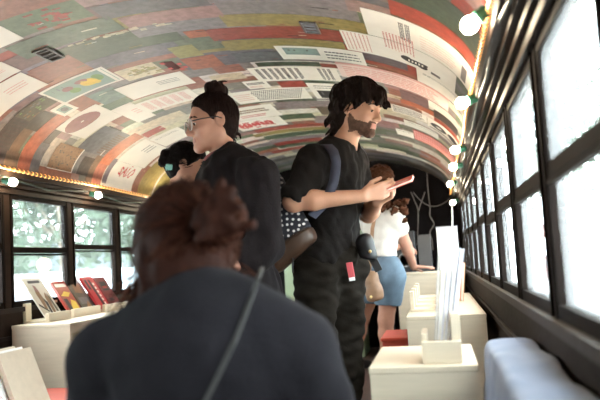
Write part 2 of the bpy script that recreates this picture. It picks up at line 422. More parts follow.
TR = [('terra',-.56,-.255,2.10,2.243),('pink',-.255,.02,2.10,2.32),('green',-.62,-.255,2.235,2.405),('mauve',-.259,-.2,2.317,2.441),('green',-.67,-.22,2.434,2.590),
 ('dgreen',-.56,-.05,2.611,2.825),('green',-.051,.077,2.777,2.995),('mauve',-.75,-.619,2.523,2.66),('terra',-.74,-.536,2.69,2.86),('slate',-.536,-.167,2.825,2.973),
 ('cream',-.494,-.30,3.035,3.21),('yellow',-.17,-.048,2.897,3.065),('orange',-.175,-.009,3.075,3.271),('orange',-.028,.064,2.725,2.817),('slate',-.242,.19,2.329,2.462),
 ('pink',-.203,.2,2.472,2.598),('lilac',-.217,.172,2.598,2.715),('lilac',.2,.742,2.45,2.575),('pink',.71,.874,2.335,2.455),('lilac',.18,.71,2.335,2.45),('yellow',.17,.76,2.58,2.72),
 ('red',.058,.636,2.735,2.89),('yellow',.085,.63,2.9,3.05),('slate',.073,.30,3.09,3.25),('dgreen',.14,.461,3.27,3.345),('red',.461,.543,3.29,3.36),('terra',-.083,.06,3.27,3.40),
 ('cream',-.149,.03,3.42,3.54),('slate',-.98,-.825,2.845,2.935),('mauve',-.98,-.83,2.90,2.95),('terra',-.84,-.73,3.14,3.36),('teal',-.73,-.59,3.20,3.40),('orange',-1.29,-.90,3.215,3.325),
 ('slate',-1.29,-1.11,3.325,3.41),('dark',-1.30,-.93,2.97,3.10),('dark',-1.06,-.92,3.10,3.24),('brown',-1.30,-1.06,3.03,3.19),('terra',-1.30,-1.24,3.41,3.75),('terra',-.83,-.70,3.63,3.76),
 ('slate',-1.09,-.87,3.66,3.99),('grey',-1.24,-1.08,3.75,3.95),('brown',-1.30,-1.09,3.92,4.02),('orange',-1.14,-.84,4.0,4.14),('terra',-1.30,-1.14,4.0,4.12),('slate',-1.26,-1.08,4.13,4.19),
 ('red',-.837,-.70,4.08,4.19),('terra',-1.29,-1.06,4.56,4.68),('yellow',-1.29,-1.0,4.68,4.94),('yellow',-1.29,-1.0,4.97,5.2),('slate',.7,.906,2.985,3.12),('red',.874,1.29,2.24,2.38),
 ('dgreen',.874,1.31,2.0,2.235),('dgreen',1.10,1.28,2.64,2.80),('dark',1.15,1.29,2.385,2.46),('brown',1.18,1.29,2.46,2.60),('orange',.829,1.03,3.79,3.91),('mauve',.839,1.0,3.56,3.79),('dark',1.03,1.2,3.70,3.90),
 ('red',1.03,1.24,3.91,4.02),('grey',.80,1.09,4.62,4.82),('dgreen',.30,.48,3.58,3.70),('red',.16,.31,3.66,3.80),('lilac',.02,.42,4.16,4.34),('brown',.26,.46,4.34,4.6),('dgreen',-.03,.2,4.54,4.7),('dgreen',.05,.3,4.1,4.16),
 ('red',-.3,.3,4.9,5.02),('yellow',-.35,.2,5.04,5.16),('dgreen',-.3,.25,5.18,5.34),('lilac',-.3,.3,5.36,5.5),('red',-.3,.1,5.52,5.66),('white',.1,.5,5.5,5.62),('dgreen',-.3,.3,5.68,5.8),('red',-.4,.2,5.84,5.96),
 ('dark',-1.2,-1.02,3.0,3.11),('dark',-1.16,-.97,3.335,3.40),('brown',-1.3,-1.2,3.11,3.21),('dark',-1.05,-.86,3.70,3.86),('dark',-1.24,-1.12,3.80,3.93),('brown',-1.08,-.9,3.88,3.99),('cream',-1.28,-1.02,3.215,3.23),('terra',-.52,-.34,2.27,2.36)]
for i, (c, a, b_, y0, y1) in enumerate(TR): cadd(c, a, b_, y0, y1, .0014+.00012*(i % 5))
# rubbed and splashed paint on the strips
for i in range(240):
    s = RNG.uniform(-1.2, 1.2); yy = RNG.uniform(2.1, 6.4); c = RNG.choice(['white', 'dark', 'terra', 'cream', 'slate', 'green', 'yellow'])
    cadd(c, s, s+RNG.uniform(.015, .07), yy, yy+RNG.uniform(.003, .010), .0021)
for c, s0, s1, yc in (('red', -.5, -.33, 2.31), ('yellow', -.47, -.33, 3.12), ('cream', -.5, -.05, 2.605)):
    for i in range(26):
        s = RNG.uniform(s0, s1); yy = yc+RNG.gauss(0, .03 if c != 'cream' else .008); cadd(c, s, s+RNG.uniform(.01, .04), yy, yy+RNG.uniform(.006, .025), .0022)
struct(cb.build('ceiling', M_ceil, colors=ccol, smooth=False))
OFF = .0026
def atz(px, py, Z):
    d = CM.T @ V3((px-300)/FPX, -(py-200)/FPX, -1.)
    return CAM+d*((Z-CAM[2])/d[2])
# ------------------------------------------------------------------ prints pasted on the ceiling
_pn = [0]
def poster(label, s0, s1, y0, y1, art=None, mats=(), name='print_sheet', group='prints pasted on the ceiling', paper=None):
    b = MB(); _pn[0] += 1; off = OFF+.00035*(_pn[0] % 4)
    cpatch(b, s0, s1, y0, y1, off, 0, .0004, .02)
    R = random.Random(_pn[0])
    def q(a0, a1, b0, b1, mi, o=.0004):       # a: along the arc 0..1, b: down the bus 0..1
        cpatch(b, s0+(s1-s0)*a0, s0+(s1-s0)*a1, y0+(y1-y0)*b0, y0+(y1-y0)*b1, off+o, mi, .0003, .03)
    def ell(ca, cb_, ra, rb, mi, o=.0005, n=18):
        vs = [cpt(s0+(s1-s0)*ca, y0+(y1-y0)*cb_, off+o)]
        for k in range(n):
            t = 2*PI*k/n; vs.append(cpt(s0+(s1-s0)*(ca+ra*math.cos(t)), y0+(y1-y0)*(cb_+rb*math.sin(t)), off+o))
        b.add(vs, [(0, k+1, (k+1) % n+1) for k in range(n)], mi)
    if art: art(q, ell, R, b, lambda a, c, o: cpt(s0+(s1-s0)*a, y0+(y1-y0)*c, off+o))
    c = cpt((s0+s1)/2, (y0+y1)/2, off)
    return tag(b.build(name, [paper or M_paper]+list(mats), loc=c), label, 'print', group)
def lines(q, R, a0, a1, b0, b1, n, mi, along='b', fill=.55, dash=.06, gap=.012):
    """rows of short dashes that read as small type"""
    for i in range(n):
        t = (i+.5)/n; w = fill/n/2
        x = 0.
        end = 1-R.random()*.15
        while x < end:
            L = min(dash*R.uniform(.4, 1.5), end-x)
            if along == 'b': q(a0+(a1-a0)*(t-w), a0+(a1-a0)*(t+w), b0+(b1-b0)*x, b0+(b1-b0)*(x+L), mi)
            else: q(a0+(a1-a0)*x, a0+(a1-a0)*(x+L), b0+(b1-b0)*(t-w), b0+(b1-b0)*(t+w), mi)
            x += L+gap
def art_bars(q, e, R, b, P):
    for k in range(7): lines(q, R, .07+.075*k, .115+.075*k, .1, .92, 3, 1, 'b', .75, .12, .02)
    for k in range(3): lines(q, R, .78+.055*k, .815+.055*k, .1, .95, 3, 1, 'b', .75, .12, .02)
    q(.38, .41, .55, .75, 1)
def art_teal(q, e, R, b, P):
    q(.08, .48, .12, .62, 1); lines(q, R, .55, .95, .2, .85, 3, 2, 'a', .35, .1, .02); q(.1, .4, .25, .34, 2)
def art_dots(q, e, R, b, P):
    for i in range(26):
        for j in range(7):
            a = .30+.026*i-.018*j
            if .28 < a < .97: q(a, a+.013, .09+.12*j, .09+.12*j+.072, 1)
    lines(q, R, .04, .26, .2, .8, 4, 2, 'a', .25, .08)
def art_photo(q, e, R, b, P):
    q(.1, .96, .45, .95, 1); q(.12, .5, .5, .7, 2); e(.62, .7, .14, .14, 3); lines(q, R, .1, .9, .1, .35, 2, 2, 'a', .3)
def art_text(q, e, R, b, P):
    lines(q, R, .1, .9, .2, .5, 2, 1, 'a', .6, .05); lines(q, R, .1, .7, .62, .85, 2, 2, 'a', .4, .08)
def art_scrib(q, e, R, b, P):
    for k in range(34):
        a, c = R.uniform(.05, .78), R.uniform(.15, .8); q(a, a+R.uniform(.02, .1), c, c+R.uniform(.04, .12), 1)
    for k in range(8): e(.1+.09*k, .5, .04, .2, 1)
def art_table(q, e, R, b, P):
    for k in range(2): lines(q, R, .28+.05*k, .32+.05*k, .15, .9, 3, 2, 'b', .7, .1, .02)
    lines(q, R, .45, .8, .3, .9, 6, 3, 'a', .12, .2); q(.84, .9, .3, .9, 2)
def art_cols(q, e, R, b, P):
    for k in range(7): lines(q, R, .02+.032*k, .03+.032*k, .05, .95, 2, 1, 'b', .5, .09, .02)
    for k in range(10): lines(q, R, .36+.026*k, .372+.026*k, -.35, .45, 2, 1, 'b', .55, .09, .02)
    e(.60, .72, .1, .13, 2); e(.53, .66, .05, .13, 2); e(.67, .78, .05, .12, 2); q(.5, .72, .60, .70, 2)
    for k in range(5): q(.545+.03*k, .56+.03*k, .66, .76, 0, .0012)
    q(.75, .84, .8, .93, 3)
def art_pinktype(q, e, R, b, P):
    q(.0, 1., .0, .12, 1); lines(q, R, .05, .95, .2, .95, 6, 1, 'a', .5, .07)
def art_pinkcol(q, e, R, b, P):
    for k in range(5): lines(q, R, .08+.17*k, .2+.17*k, .12, .9, 5, 1, 'b', .45, .1)
def art_grid(q, e, R, b, P):
    for i in range(22):
        for j in range(4): q(.01+.045*i, .045+.045*i, .06+.23*j, .25+.23*j, 1)
def art_ovals(q, e, R, b, P):
    e(.3, .5, .22, .26, 1); e(.75, .45, .2, .25, 1); q(.05, .95, .86, .93, 1); e(.32, .5, .1, .08, 0, .0011)
def art_oval(q, e, R, b, P):
    e(.42, .36, .42, .26, 1)
    for k in range(70):
        t, r = R.uniform(0, 6.28), R.random()**.5*.85; a, c = .42+.42*r*math.cos(t), .36+.26*r*math.sin(t); q(a, a+.02, c, c+.012, 2, .0008)
    q(.15, .7, .34, .37, 0, .0009)
def art_illus(q, e, R, b, P):
    q(.04, .96, .08, .92, 1); e(.62, .5, .13, .2, 2); e(.78, .42, .08, .18, 3); e(.35, .62, .08, .14, 3); e(.3, .42, .08, .12, 4); e(.55, .34, .1, .1, 4); q(.12, .3, .2, .34, 5); e(.7, .62, .06, .1, 2)
    q(.9, .95, .05, .9, 0, .0009); lines(q, R, .91, .95, .2, .8, 2, 5, 'b', .5, .2)
def art_faint(q, e, R, b, P): lines(q, R, .55, .9, .3, .6, 3, 1, 'a', .25, .1)
def art_white(q, e, R, b, P): lines(q, R, .1, .9, .15, .3, 2, 1, 'a', .2, .06)
def art_paint(q, e, R, b, P):
    for k in range(30):
        a, c = R.uniform(0, .9), R.uniform(0, .9); q(a, a+R.uniform(.03, .14), c, c+R.uniform(.02, .1), R.choice((1, 2, 3)))
def art_ornate(q, e, R, b, P):
    q(0, .03, 0, 1, 1); q(0, 1, .96, 1, 1)
    for k in range(90):
        a, c = R.uniform(.05, .95), R.uniform(.05, .92); q(a, a+.05, c, c+.05, R.choice((2, 3, 3, 4)))
def art_salo(q, e, R, b, P):
    cu = bpy.data.curves.new('t', 'FONT'); cu.body = 'SALO'; cu.size = 1.; cu.shear = .3; cu.offset = .02; cu.resolution_u = 3
    to = bpy.data.objects.new('t', cu); C.objects.link(to); bpy.context.view_layer.update()
    me = bpy.data.meshes.new_from_object(to.evaluated_get(bpy.context.evaluated_depsgraph_get()))
    vs = np.array([v.co[:] for v in me.vertices]); x0, x1 = vs[:,0].min(), vs[:,0].max(); z0, z1 = vs[:,1].min(), vs[:,1].max()
    b.add([P(.50+.36*(v[1]-z0)/(z1-z0)+.05*math.sin(9*v[0]), .27+.56*(v[0]-x0)/(x1-x0), .0009) for v in vs], [tuple(p.vertices) for p in me.polygons], 1)
    bpy.data.objects.remove(to); bpy.data.meshes.remove(me); bpy.data.curves.remove(cu)
    q(.93, .96, .6, .66, 1)
M_bluegrey = mat('blue grey print ink', (120, 124, 134), .5, var=.2, scale=30)
M_brownink = mat('brown print ink', (128, 98, 72), .5, var=.25, scale=40)
M_darkpaper = mat('dark painted print', (92, 86, 72), .5, var=.3, scale=20)
M_orn = mat('ornate brown print', (150, 112, 78), .5, var=.25, scale=60)
M_pinkpaper = mat('pale pink print paper', (222, 196, 190), .5, var=.06, scale=20)
poster('blank white sheet cut by the frame at the upper left of ceiling', -1.0, -.57, 2.265, 2.415, art_faint, [M_greyink])
poster('white sheet end below the long green band, near ceiling left edge', -1.02, -.745, 2.515, 2.655, art_faint, [M_pinkink])
poster('large plain white sheet left of the yellow flower print', -1.08, -.755, 2.665, 2.885, art_faint, [M_pinkink])
poster('pale teal illustrated print with yellow and green flower shapes', -.835, -.50, 2.92, 3.16, art_illus, [M_tealink, M_yelink, M_greenink, M_mauveink, M_bluegrey])
poster('plain white sheet with faint grey mark, above head of man in glasses', -.6, -.238, 3.245, 3.485, art_faint, [M_greyink])
poster('pale sheet of pink column type left of topknot man’s forehead', -.635, -.31, 3.56, 3.785, art_pinkcol, [M_pinkink])
poster('tiny white print with small teal picture on ceiling', -.91, -.82, 3.13, 3.275, lambda q, e, R, b, P: (q(.2, .8, .2, .8, 1), e(.5, .5, .2, .2, 2)), [M_tealink, M_greyink])
poster('white print with one large dark speckled oval', -1.01, -.75, 3.33, 3.645, art_oval, [M_mauveink, M_orn])
poster('white sheet standing in for glare right of the speckled oval print', -.748, -.63, 3.50, 3.86, art_faint, [M_pinkink])  # plain white stands in for the glare on this stretch of ceiling
poster('white sheet with red hand lettering SALO low on left ceiling', -1.285, -1.09, 4.19, 4.575, art_salo, [M_redink])
poster('blank white sheet directly above the red lettered one', -1.088, -.855, 4.18, 4.60, art_faint, [M_greyink])
poster('white sheet above the black haired woman’s head', -.85, -.64, 4.235, 4.52, art_white, [M_greyink])
poster('brown ornate print with cream border above left window row', -1.243, -1.08, 3.48, 3.745, art_ornate, [M_paper, M_brownink, M_orn, M_darkpaper], paper=M_orn)
poster('dark green brown painted print left of the tiny teal picture', -1.012, -.834, 2.962, 3.092, art_paint, [M_greyink, M_brownink, M_greenink], paper=M_darkpaper)
poster('long white print with ten bars of black type', .076, .53, 3.353, 3.634, art_bars, [M_greyink])
poster('long white print with a teal block at its left', .297, .702, 3.005, 3.225, art_teal, [M_tealink, M_greyink])
poster('small white print with one line of grey type', -.02, .108, 3.60, 3.775, art_text, [M_greyink, M_pinkink])
poster('white print with a black checker pattern of dots', -.167, .285, 3.80, 4.092, art_dots, [M_ink, M_pinkink])
poster('white print with a dark photograph strip behind reading man’s hair', .313, .64, 3.70, 4.09, art_photo, [M_ink, M_greyink, M_mauveink])
poster('white print with two lines of brown type beside the topknot', -.29, .0, 4.175, 4.54, art_text, [M_brownink, M_redink])
poster('white print covered in red scribbled lettering', -.37, -.03, 4.55, 4.86, art_scrib, [M_redink])
poster('large white sheet with grey table columns under the red arc', .76, 1.25, 2.395, 2.705, art_table, [M_redink, M_greyink, M_pinkink])
poster('long white sheet with red columns and a black emblem', .64, 1.15, 2.71, 2.99, art_cols, [M_redink, M_ink, M_greyink])
poster('long pale pink print above the reading man’s hair', .543, 1.12, 3.23, 3.515, art_pinktype, [M_pinkink], paper=M_pinkpaper)
poster('white sheet in front of the second bulb on the right', .95, 1.25, 2.995, 3.225, art_white, [M_greyink])
poster('pale sheet behind the second bulb on the right', 1.0, 1.27, 3.53, 3.68, art_white, [M_pinkink])
poster('white print of small grey type right of the reading man’s face', .76, .982, 4.0, 4.225, lambda q, e, R, b, P: lines(q, R, .05, .95, .08, .92, 7, 1, 'a', .5, .06), [M_greyink])
poster('pink red print of a brick like grid on the far right arch', .872, 1.263, 4.68, 5.08, art_grid, [M_pinkink], paper=M_redink)
poster('white print with two black ovals near the third right bulb', .985, 1.245, 4.02, 4.31, art_ovals, [M_ink])
poster('small white print left of the pink grid print', .74, .868, 4.84, 5.08, art_white, [M_greyink])
poster('curved grey and white strip print above the pink grid', .82, 1.06, 4.40, 4.60, art_white, [M_greyink])
# roof vents
def vent(label, s0, s1, y0, y1, dark):
    c = cpt((s0+s1)/2, (y0+y1)/2, .004); v = empty('roof_vent', c, label, 'vent', 'small roof vents')
    f = MB(); w = .008
    for a in ((s0, s0+w, y0, y1), (s1-w, s1, y0, y1), (s0, s1, y0, y0+w), (s0, s1, y1-w, y1)): cpatch(f, *a, .009, 0, .006)
    f.build('vent_frame', M_greyink, v)
    p = MB(); cpatch(p, s0+w, s1-w, y0+w, y1-w, .0045, 0, .002); p.build('cover_plate', M_dark if dark else M_bluegrey, v)
    for k in range(3):
        l = MB(); cpatch(l, s0+w, s1-w, y0+.03+.035*k, y0+.036+.035*k, .0075, 0, .003); l.build('louvre', M_greyink, v)
vent('small dark open roof vent in the reddish patch at left', -.62, -.552, 2.545, 2.69, True)
vent('small grey metal roof vent in the yellow band', .486, .553, 2.65, 2.79, False)
b = MB(); cpatch(b, -.265, -.215, 3.075, 3.21, OFF, 0)
for a, c in ((-.275, 3.07), (-.21, 3.12), (-.225, 3.2), (-.27, 3.16), (-.2, 3.18)): cpatch(b, a, a+.02, c, c+.03, OFF+.0006, 1)
tag(b.build('torn_patch', [mat('dark torn red', (84, 34, 34), .8), M_redink], loc=cpt(-.24, 3.14, OFF)), 'dark red torn patch right of the plain white sheet on the ceiling', 'patch')

# ------------------------------------------------------------------ lights
M_bulb = mat('lit bulb glass', (255, 240, 210), .3, emit=(255, 234, 200), estr=BULB)
M_sock = mat('green bulb socket', (64, 128, 104), .45, var=.1)
M_cord = mat('dark green cord', (52, 66, 58), .5)
M_rope = mat('lit rope light', (255, 190, 110), .4, emit=(255, 176, 92), estr=2.4)
M_amber = mat('amber rope light sleeve', (150, 110, 64), .35, var=.4, scale=60, coat=.4)
def string_lights(label, bulbs, sock_dir, cord_pts, r):
    root = empty('string_lights', cord_pts[0], label, 'string lights', 'festoon strings along the ceiling edges')
    MB().tube(cord_pts, .0045, 6).build('cord', M_cord, root, True)
    for p, d in zip(bulbs, sock_dir):
        p = np.asarray(p, float); d = np.asarray(d, float); d /= np.linalg.norm(d)
        MB().lathe([(.004, -r*1.0), (r*.45, -r*.95), (r*.8, -r*.6), (r, -r*.0), (r*.86, r*.5), (r*.6, r*.86), (r*.44, r*1.15)], p, d, 16).build('bulb', M_bulb, root, True)
        MB().lathe([(r*.6, r*1.0), (r*.84, r*1.08), (r*.84, r*1.5), (r*.74, r*1.58), (r*.74, r*2.3), (r*.4, r*2.6)], p, d, 12).build('socket', M_sock, root, True)
RB = [(1.066, 1.66, 1.412), (1.07, 2.39, 1.381), (1.07, 3.41, 1.37), (1.07, 3.93, 1.352), (1.075, 5.1, 1.372), (1.105, 5.95, 1.297)]
RD = [(.8, -.15, .6), (.8, .1, .25), (.8, .1, .1), (.8, -.1, .1), (.8, 0, .2), (.8, 0, .3)]
cp = []
ys = [-.2, .5, 1.1]+[p[1]+.05 for p in RB]+[6.6]
for i, yy in enumerate(ys):
    cp.append((1.125, yy, 1.40+.012*math.sin(3*i)))
    if i < len(ys)-1: cp.append((1.128, (yy+ys[i+1])/2, 1.375+.01*math.sin(5*i)))
string_lights('string of round warm bulbs in green sockets along right ceiling edge', RB, RD, cp, .021)
LB = [(-1.075, 3.10, 1.353), (-1.075, 3.985, 1.362), (-1.075, 4.95, 1.362)]
cp = []
ys = [1.6, 2.4]+[p[1]-.04 for p in LB]+[5.9, 6.8]
for i, yy in enumerate(ys):
    cp.append((-1.115, yy, 1.385))
    if i < len(ys)-1: cp.append((-1.12, (yy+ys[i+1])/2, 1.352))
string_lights('string of warm bulbs in green sockets above the left windows', LB, [(-.55, -.6, .15)]*3, cp, .021)
def rope(label, pts, R_):
    d = MB().tube(pts, R_, 8)
    for i in range(len(pts)-1):
        a, c = np.array(pts[i]), np.array(pts[i+1]); n = max(1, int(np.linalg.norm(c-a)/.034))
        for k in range(n): d.sphere(a+(c-a)*(k+.5)/n, R_*1.13, 6, 4, 1)
    tag(d.build('rope_light', [M_amber, M_rope], None, True, loc=pts[0]), label, 'rope light', 'rope lights along the ceiling edges')
rope('dotted orange rope light along the left ceiling edge', [(-1.095, y_, 1.422+.003*math.sin(y_*5)) for y_ in np.arange(.6, 6.9, .2)], .009)
rope('dotted amber rope light along the right ceiling edge', [(1.108+.004*math.sin(4*y_), y_, 1.440+.006*math.sin(y_*7)) for y_ in np.arange(-.4, 6.9, .15)], .0065)

# ------------------------------------------------------------------ display boxes
def display_box(label, lo, hi, open_side, shelf=True):
    """plywood box whose aisle side is open, with an inner shelf"""
    x0, y0, z0 = lo; x1, y1, z1 = hi; t = .018
    r = empty('display_box', ((x0+x1)/2, (y0+y1)/2, z0), label, 'display box', 'plywood display boxes')
    MB().box((x0-.002, y0-.002, z1-t), (x1+.002, y1+.002, z1), 0, .003).build('top_panel', M_ply, r)
    MB().box((x0, y0, z0), (x1, y0+t, z1-t)).build('end_panel', M_ply, r); MB().box((x0, y1-t, z0), (x1, y1, z1-t)).build('end_panel', M_ply, r)
    bx = (x0, x0+t) if open_side > 0 else (x1-t, x1)
    MB().box((bx[0], y0+t, z0), (bx[1], y1-t, z1-t)).build('back_panel', M_plyedge, r)
    MB().box((x0+.01, y0+t, z0+.02), (x1-.01, y1-t, z0+.02+t)).build('bottom_panel', M_plyedge, r)
    if shelf: MB().box((x0+.01, y0+t, (z0+z1)/2), (x1-.01, y1-t, (z0+z1)/2+t)).build('shelf', M_plyedge, r)
    # face strip of the open side
    fx = (x1-t, x1) if open_side > 0 else (x0, x0+t)
    MB().box((fx[0], y0+t, z1-.05), (fx[1], y1-t, z1-t)).build('face_strip', M_ply, r); MB().box((fx[0], y0+t, z0+.001), (fx[1], y1-t, z0+.06)).build('plinth', M_ply, r)
    return r
display_box('nearest plywood box on the right, with upright pale books on it', (.76, 1.82, 0), (1.03, 2.23, .60), -1)
display_box('long plywood box behind it along the right wall with empty holders', (.79, 3.28, 0), (1.145, 5.0, .60), -1)
display_box('plywood box under the left windows with leaning magazines on it', (-1.165, 3.2, 0), (-.848, 5.3, .645), 1)
display_box('tall pale plywood counter at far end the woman leans on', (.62, 5.60, 0), (1.12, 6.05, .737), -1)
def crate(label, lo, hi):
    r = empty('red_crate', ((lo[0]+hi[0])/2, (lo[1]+hi[1])/2, lo[2]), label, 'crate', 'low red crates')
    MB().box((lo[0], lo[1], hi[2]-.02), hi, 0, .006).build('lid', M_red, r)
    MB().box((lo[0]+.01, lo[1]+.01, lo[2]), (hi[0]-.01, hi[1]-.01, hi[2]-.02)).build('body', M_red, r)
crate('low red crate between the two right plywood boxes', (.60, 4.0, 0), (.775, 4.45, .425))
crate('low red crate at lower left under the leaning beige boards', (-.93, 1.75, 0), (-.42, 3.02, .365))

# ------------------------------------------------------------------ book holders and books
def holder(label, c, w, d, lean=1, group='wooden book holders', h=.10):
    """c: centre of the base on its surface; w across (x), d along (y)"""
    x, y, z = c; r = empty('book_holder', c, label, 'book holder', group)
    MB().box((x-w/2, y-d/2, z), (x+w/2, y+d/2, z+.012), 0, .002).build('base', M_ply, r)
    MB().box((x+lean*w/2-(.022 if lean > 0 else 0), y-d/2, z+.012), (x+lean*w/2+(0 if lean > 0 else .022), y+d/2, z+.045), 0, .002).build('front_block', M_ply, r)
    MB().box((x-lean*w/2-(0 if lean > 0 else .02), y-d/2, z+.012), (x-lean*w/2+(.02 if lean > 0 else 0), y-d/2+.05, z+h), 0, .002).build('upright', M_ply, r)
    return r
def book(label, name, cat, base, along, updir, W, H, T, cover, art=None, artm=(), group=None, pages=None):
    """base: lower spine corner of the front cover; along: direction of the lower edge; updir: up the cover"""
    base = np.asarray(base, float); a = np.asarray(along, float); a /= np.linalg.norm(a); u = np.asarray(updir, float); u = u-a*(u@a); u /= np.linalg.norm(u)
    n = np.cross(a, u)                                       # out of the front cover
    R = np.stack([a, u, n], 1); r = empty(name, base, label, cat, group)
    t = .0022 if T > .008 else .001
    cv = MB()
    cv.obox(base+R@V3(W/2, H/2, -t/2), (W/2, H/2, t/2), R); cv.obox(base+R@V3(W/2, H/2, -T+t/2), (W/2, H/2, t/2), R)
    cv.obox(base+R@V3(t/2, H/2, -T/2), (t/2, H/2, T/2-t), R)
    if art:
        def q(x0, x1, y0, y1, mi, o=.0003):
            cv.add([base+R@V3(W*x, H*y_, o) for x, y_ in ((x0, y0), (x1, y0), (x1, y1), (x0, y1))], [(0, 1, 2, 3)], mi)
        def poly(pts, mi, o=.0005): cv.add([base+R@V3(W*x, H*y_, o) for x, y_ in pts], [tuple(range(len(pts)))], mi)
        art(q, poly)
    cv.build('cover', [cover]+list(artm), r)
    MB().obox(base+R@V3(W/2+t/2-.001, H/2, -T/2), (W/2-t/2-.001, H/2-.003, T/2-t), R).build('pages', pages or M_paper, r)
    return r
M_cov_grey = mat('pale grey magazine cover', (196, 190, 178), .35, var=.08); M_cov_red = mat('red brown book cover', (150, 58, 48), .35, var=.25, scale=20)
M_cov_dark = mat('dark olive book cover', (72, 64, 52), .35, var=.4, scale=30); M_cov_crim = mat('crimson book cover', (170, 44, 48), .35, var=.12); M_cov_maroon = mat('maroon book cover', (104, 40, 40), .35, var=.2)
M_cov_lav = mat('pale lavender book cover', (214, 214, 228), .45, var=.05); M_cov_wh = mat('white book cover', (232, 230, 230), .45, var=.04); M_cov_gr = mat('grey book cover', (150, 148, 156), .45, var=.08)
M_board = mat('beige cloth board cover', (206, 188, 166), .7, var=.07, scale=30, bump=.05, bscale=300)
ZL = .645
def a_mag(q, p):
    q(.2, .85, .86, .93, 1)
    p([(.28, .2), (.4, .2), (.5, .5), (.46, .74), (.36, .8), (.26, .6)], 2); p([(.3, .66), (.5, .62), (.46, .78), (.34, .82)], 3)
    p([(.6, .1), (.72, .1), (.82, .45), (.74, .62), (.62, .5)], 2); p([(.44, .06), (.54, .06), (.6, .36), (.48, .5)], 1); p([(.05, .3), (.4, .12), (.42, .16), (.08, .36)], 1); p([(.8, .12), (.92, .12), (.9, .5), (.8, .6)], 4)
def a_red(q, p):
    q(.1, .9, .82, .92, 1); p([(.1, .55), (.6, .5), (.9, .62), (.5, .68)], 2); p([(.35, .0), (.9, .0), (.9, .34), (.62, .42), (.4, .2)], 3); q(.12, .4, .1, .45, 4)
def a_dark(q, p):
    p([(.2, .55), (.75, .5), (.8, .8), (.3, .85)], 1); q(.15, .8, .2, .4, 2); p([(.4, .1), (.8, .1), (.7, .3)], 3)
def a_crim(q, p):
    q(.42, .62, .1, .9, 1)
    for k in range(6): q(.66, .8, .12+.12*k, .2+.12*k, 2)
    q(.1, .3, .6, .9, 1)
def a_mar(q, p): q(.2, .8, .55, .85, 1); q(.25, .7, .62, .7, 2); q(.2, .6, .2, .3, 1)
lean = V3(-.55, 0, .86)
along = V3(-.04, 1, 0)
h1 = atz(46, 318, ZL+.022); h2 = atz(71, 313.5, ZL+.022); h3 = atz(101, 309, ZL+.022)
holder('wooden holder carrying the pale magazine, nearest on left box', (h1[0]-.048, h1[1]+.095, ZL+.001), .15, .22)
holder('wooden holder carrying red brown and dark books, middle of left box', (h2[0]-.048, h2[1]+.145, ZL+.001), .15, .31)
holder('wooden holder under the crimson books beside the seated woman’s shoulder', (h3[0]-.048, h3[1]+.17, ZL+.001), .15, .33)
def lbook(label, name, cat, px, py, W, H, T, *a):
    p = atz(px, py, ZL+.022); return book(label, name, cat, p, along, lean, W, H, T, *a)
lbook('pale grey magazine with two figures leaning in the nearest left holder', 'magazine', 'magazine', 46, 318, .185, .25, .006, M_cov_grey, a_mag, [M_ink, M_brownink, M_mauveink, M_darkpaper])
lbook('red brown book with yellow corner right of the pale magazine', 'paperback_book', 'book', 71, 313.5, .15, .215, .014, M_cov_red, a_red, [M_paper, M_yelink, M_yelink, M_ink])
p_ = atz(71, 313.5, ZL+.022)
book('dark olive book sharing the middle holder with red brown book', 'paperback_book', 'book', p_+V3(-.006, .165, 0), along, lean, .165, .235, .012, M_cov_dark, a_dark, [M_brownink, M_greyink, M_orn])
p_ = atz(101, 309, ZL+.022)
book('crimson book with black stripe in the far left holder', 'paperback_book', 'book', p_, along, lean, .15, .235, .016, M_cov_crim, a_crim, [M_ink, M_paper])
book('maroon book last in the row on the left box', 'paperback_book', 'book', p_+V3(-.006, .165, 0), along, lean, .15, .225, .014, M_cov_maroon, a_mar, [M_ink, M_redink])
# beige boards on the red crate
bp_ = at(31, 348, 2.42); u_ = V3(-.36, 0, .93); Hb = (bp_[2]-.369)/.93*1.0
for k, (lb, dx, dy, W, c_) in enumerate((('front beige cloth board leaning at the lower left corner', 0, 0, .20, M_board), ('white board leaning directly behind the beige one', -.03, -.01, .21, M_cov_wh), ('third pale board at back of the leaning set, lower left', -.058, -.015, .22, M_ply))):
    tp = bp_+V3(dx, dy, .004*k); base = tp-u_/np.linalg.norm(u_)*Hb*(1+.02*k); base[2] = .368+.001
    book(lb, 'portfolio_board', 'board', base-V3(0, W, 0), V3(0, 1, 0), u_, W, Hb*(1+.015*k)+.004, .018, c_, None, (), 'boards leaning on the red crate')
# right holder with upright books (edge on)
zr = .601; hx = .945; hy = 1.90
r = empty('book_holder', (hx, hy, zr), 'wooden holder with tall uprights gripping pale books on nearest right box', 'book holder', 'wooden book holders')
MB().box((hx-.05, hy-.03, zr), (hx+.05, hy+.10, zr+.012), 0, .002).build('base', M_ply, r)
MB().box((hx-.05, hy-.05, zr), (hx+.05, hy-.03, zr+.055), 0, .002).build('front_block', M_ply, r)
MB().box((hx-.05, hy-.03, zr+.012), (hx-.036, hy+.10, zr+.075), 0, .002).build('left_upright', M_ply, r)
MB().box((hx+.026, hy-.03, zr+.012), (hx+.05, hy-.005, zr+.125), 0, .002).build('right_upright', M_ply, r)
cols = [M_cov_gr, M_cov_wh, M_cov_lav, M_cov_wh, M_cov_lav]; lbs = ['grey backed book standing leftmost in the right holder', 'white book second from left in right holder', 'lavender book in the middle of the right holder', 'white book second from right in right holder', 'pale lavender book rightmost in the right holder']
x = hx-.022
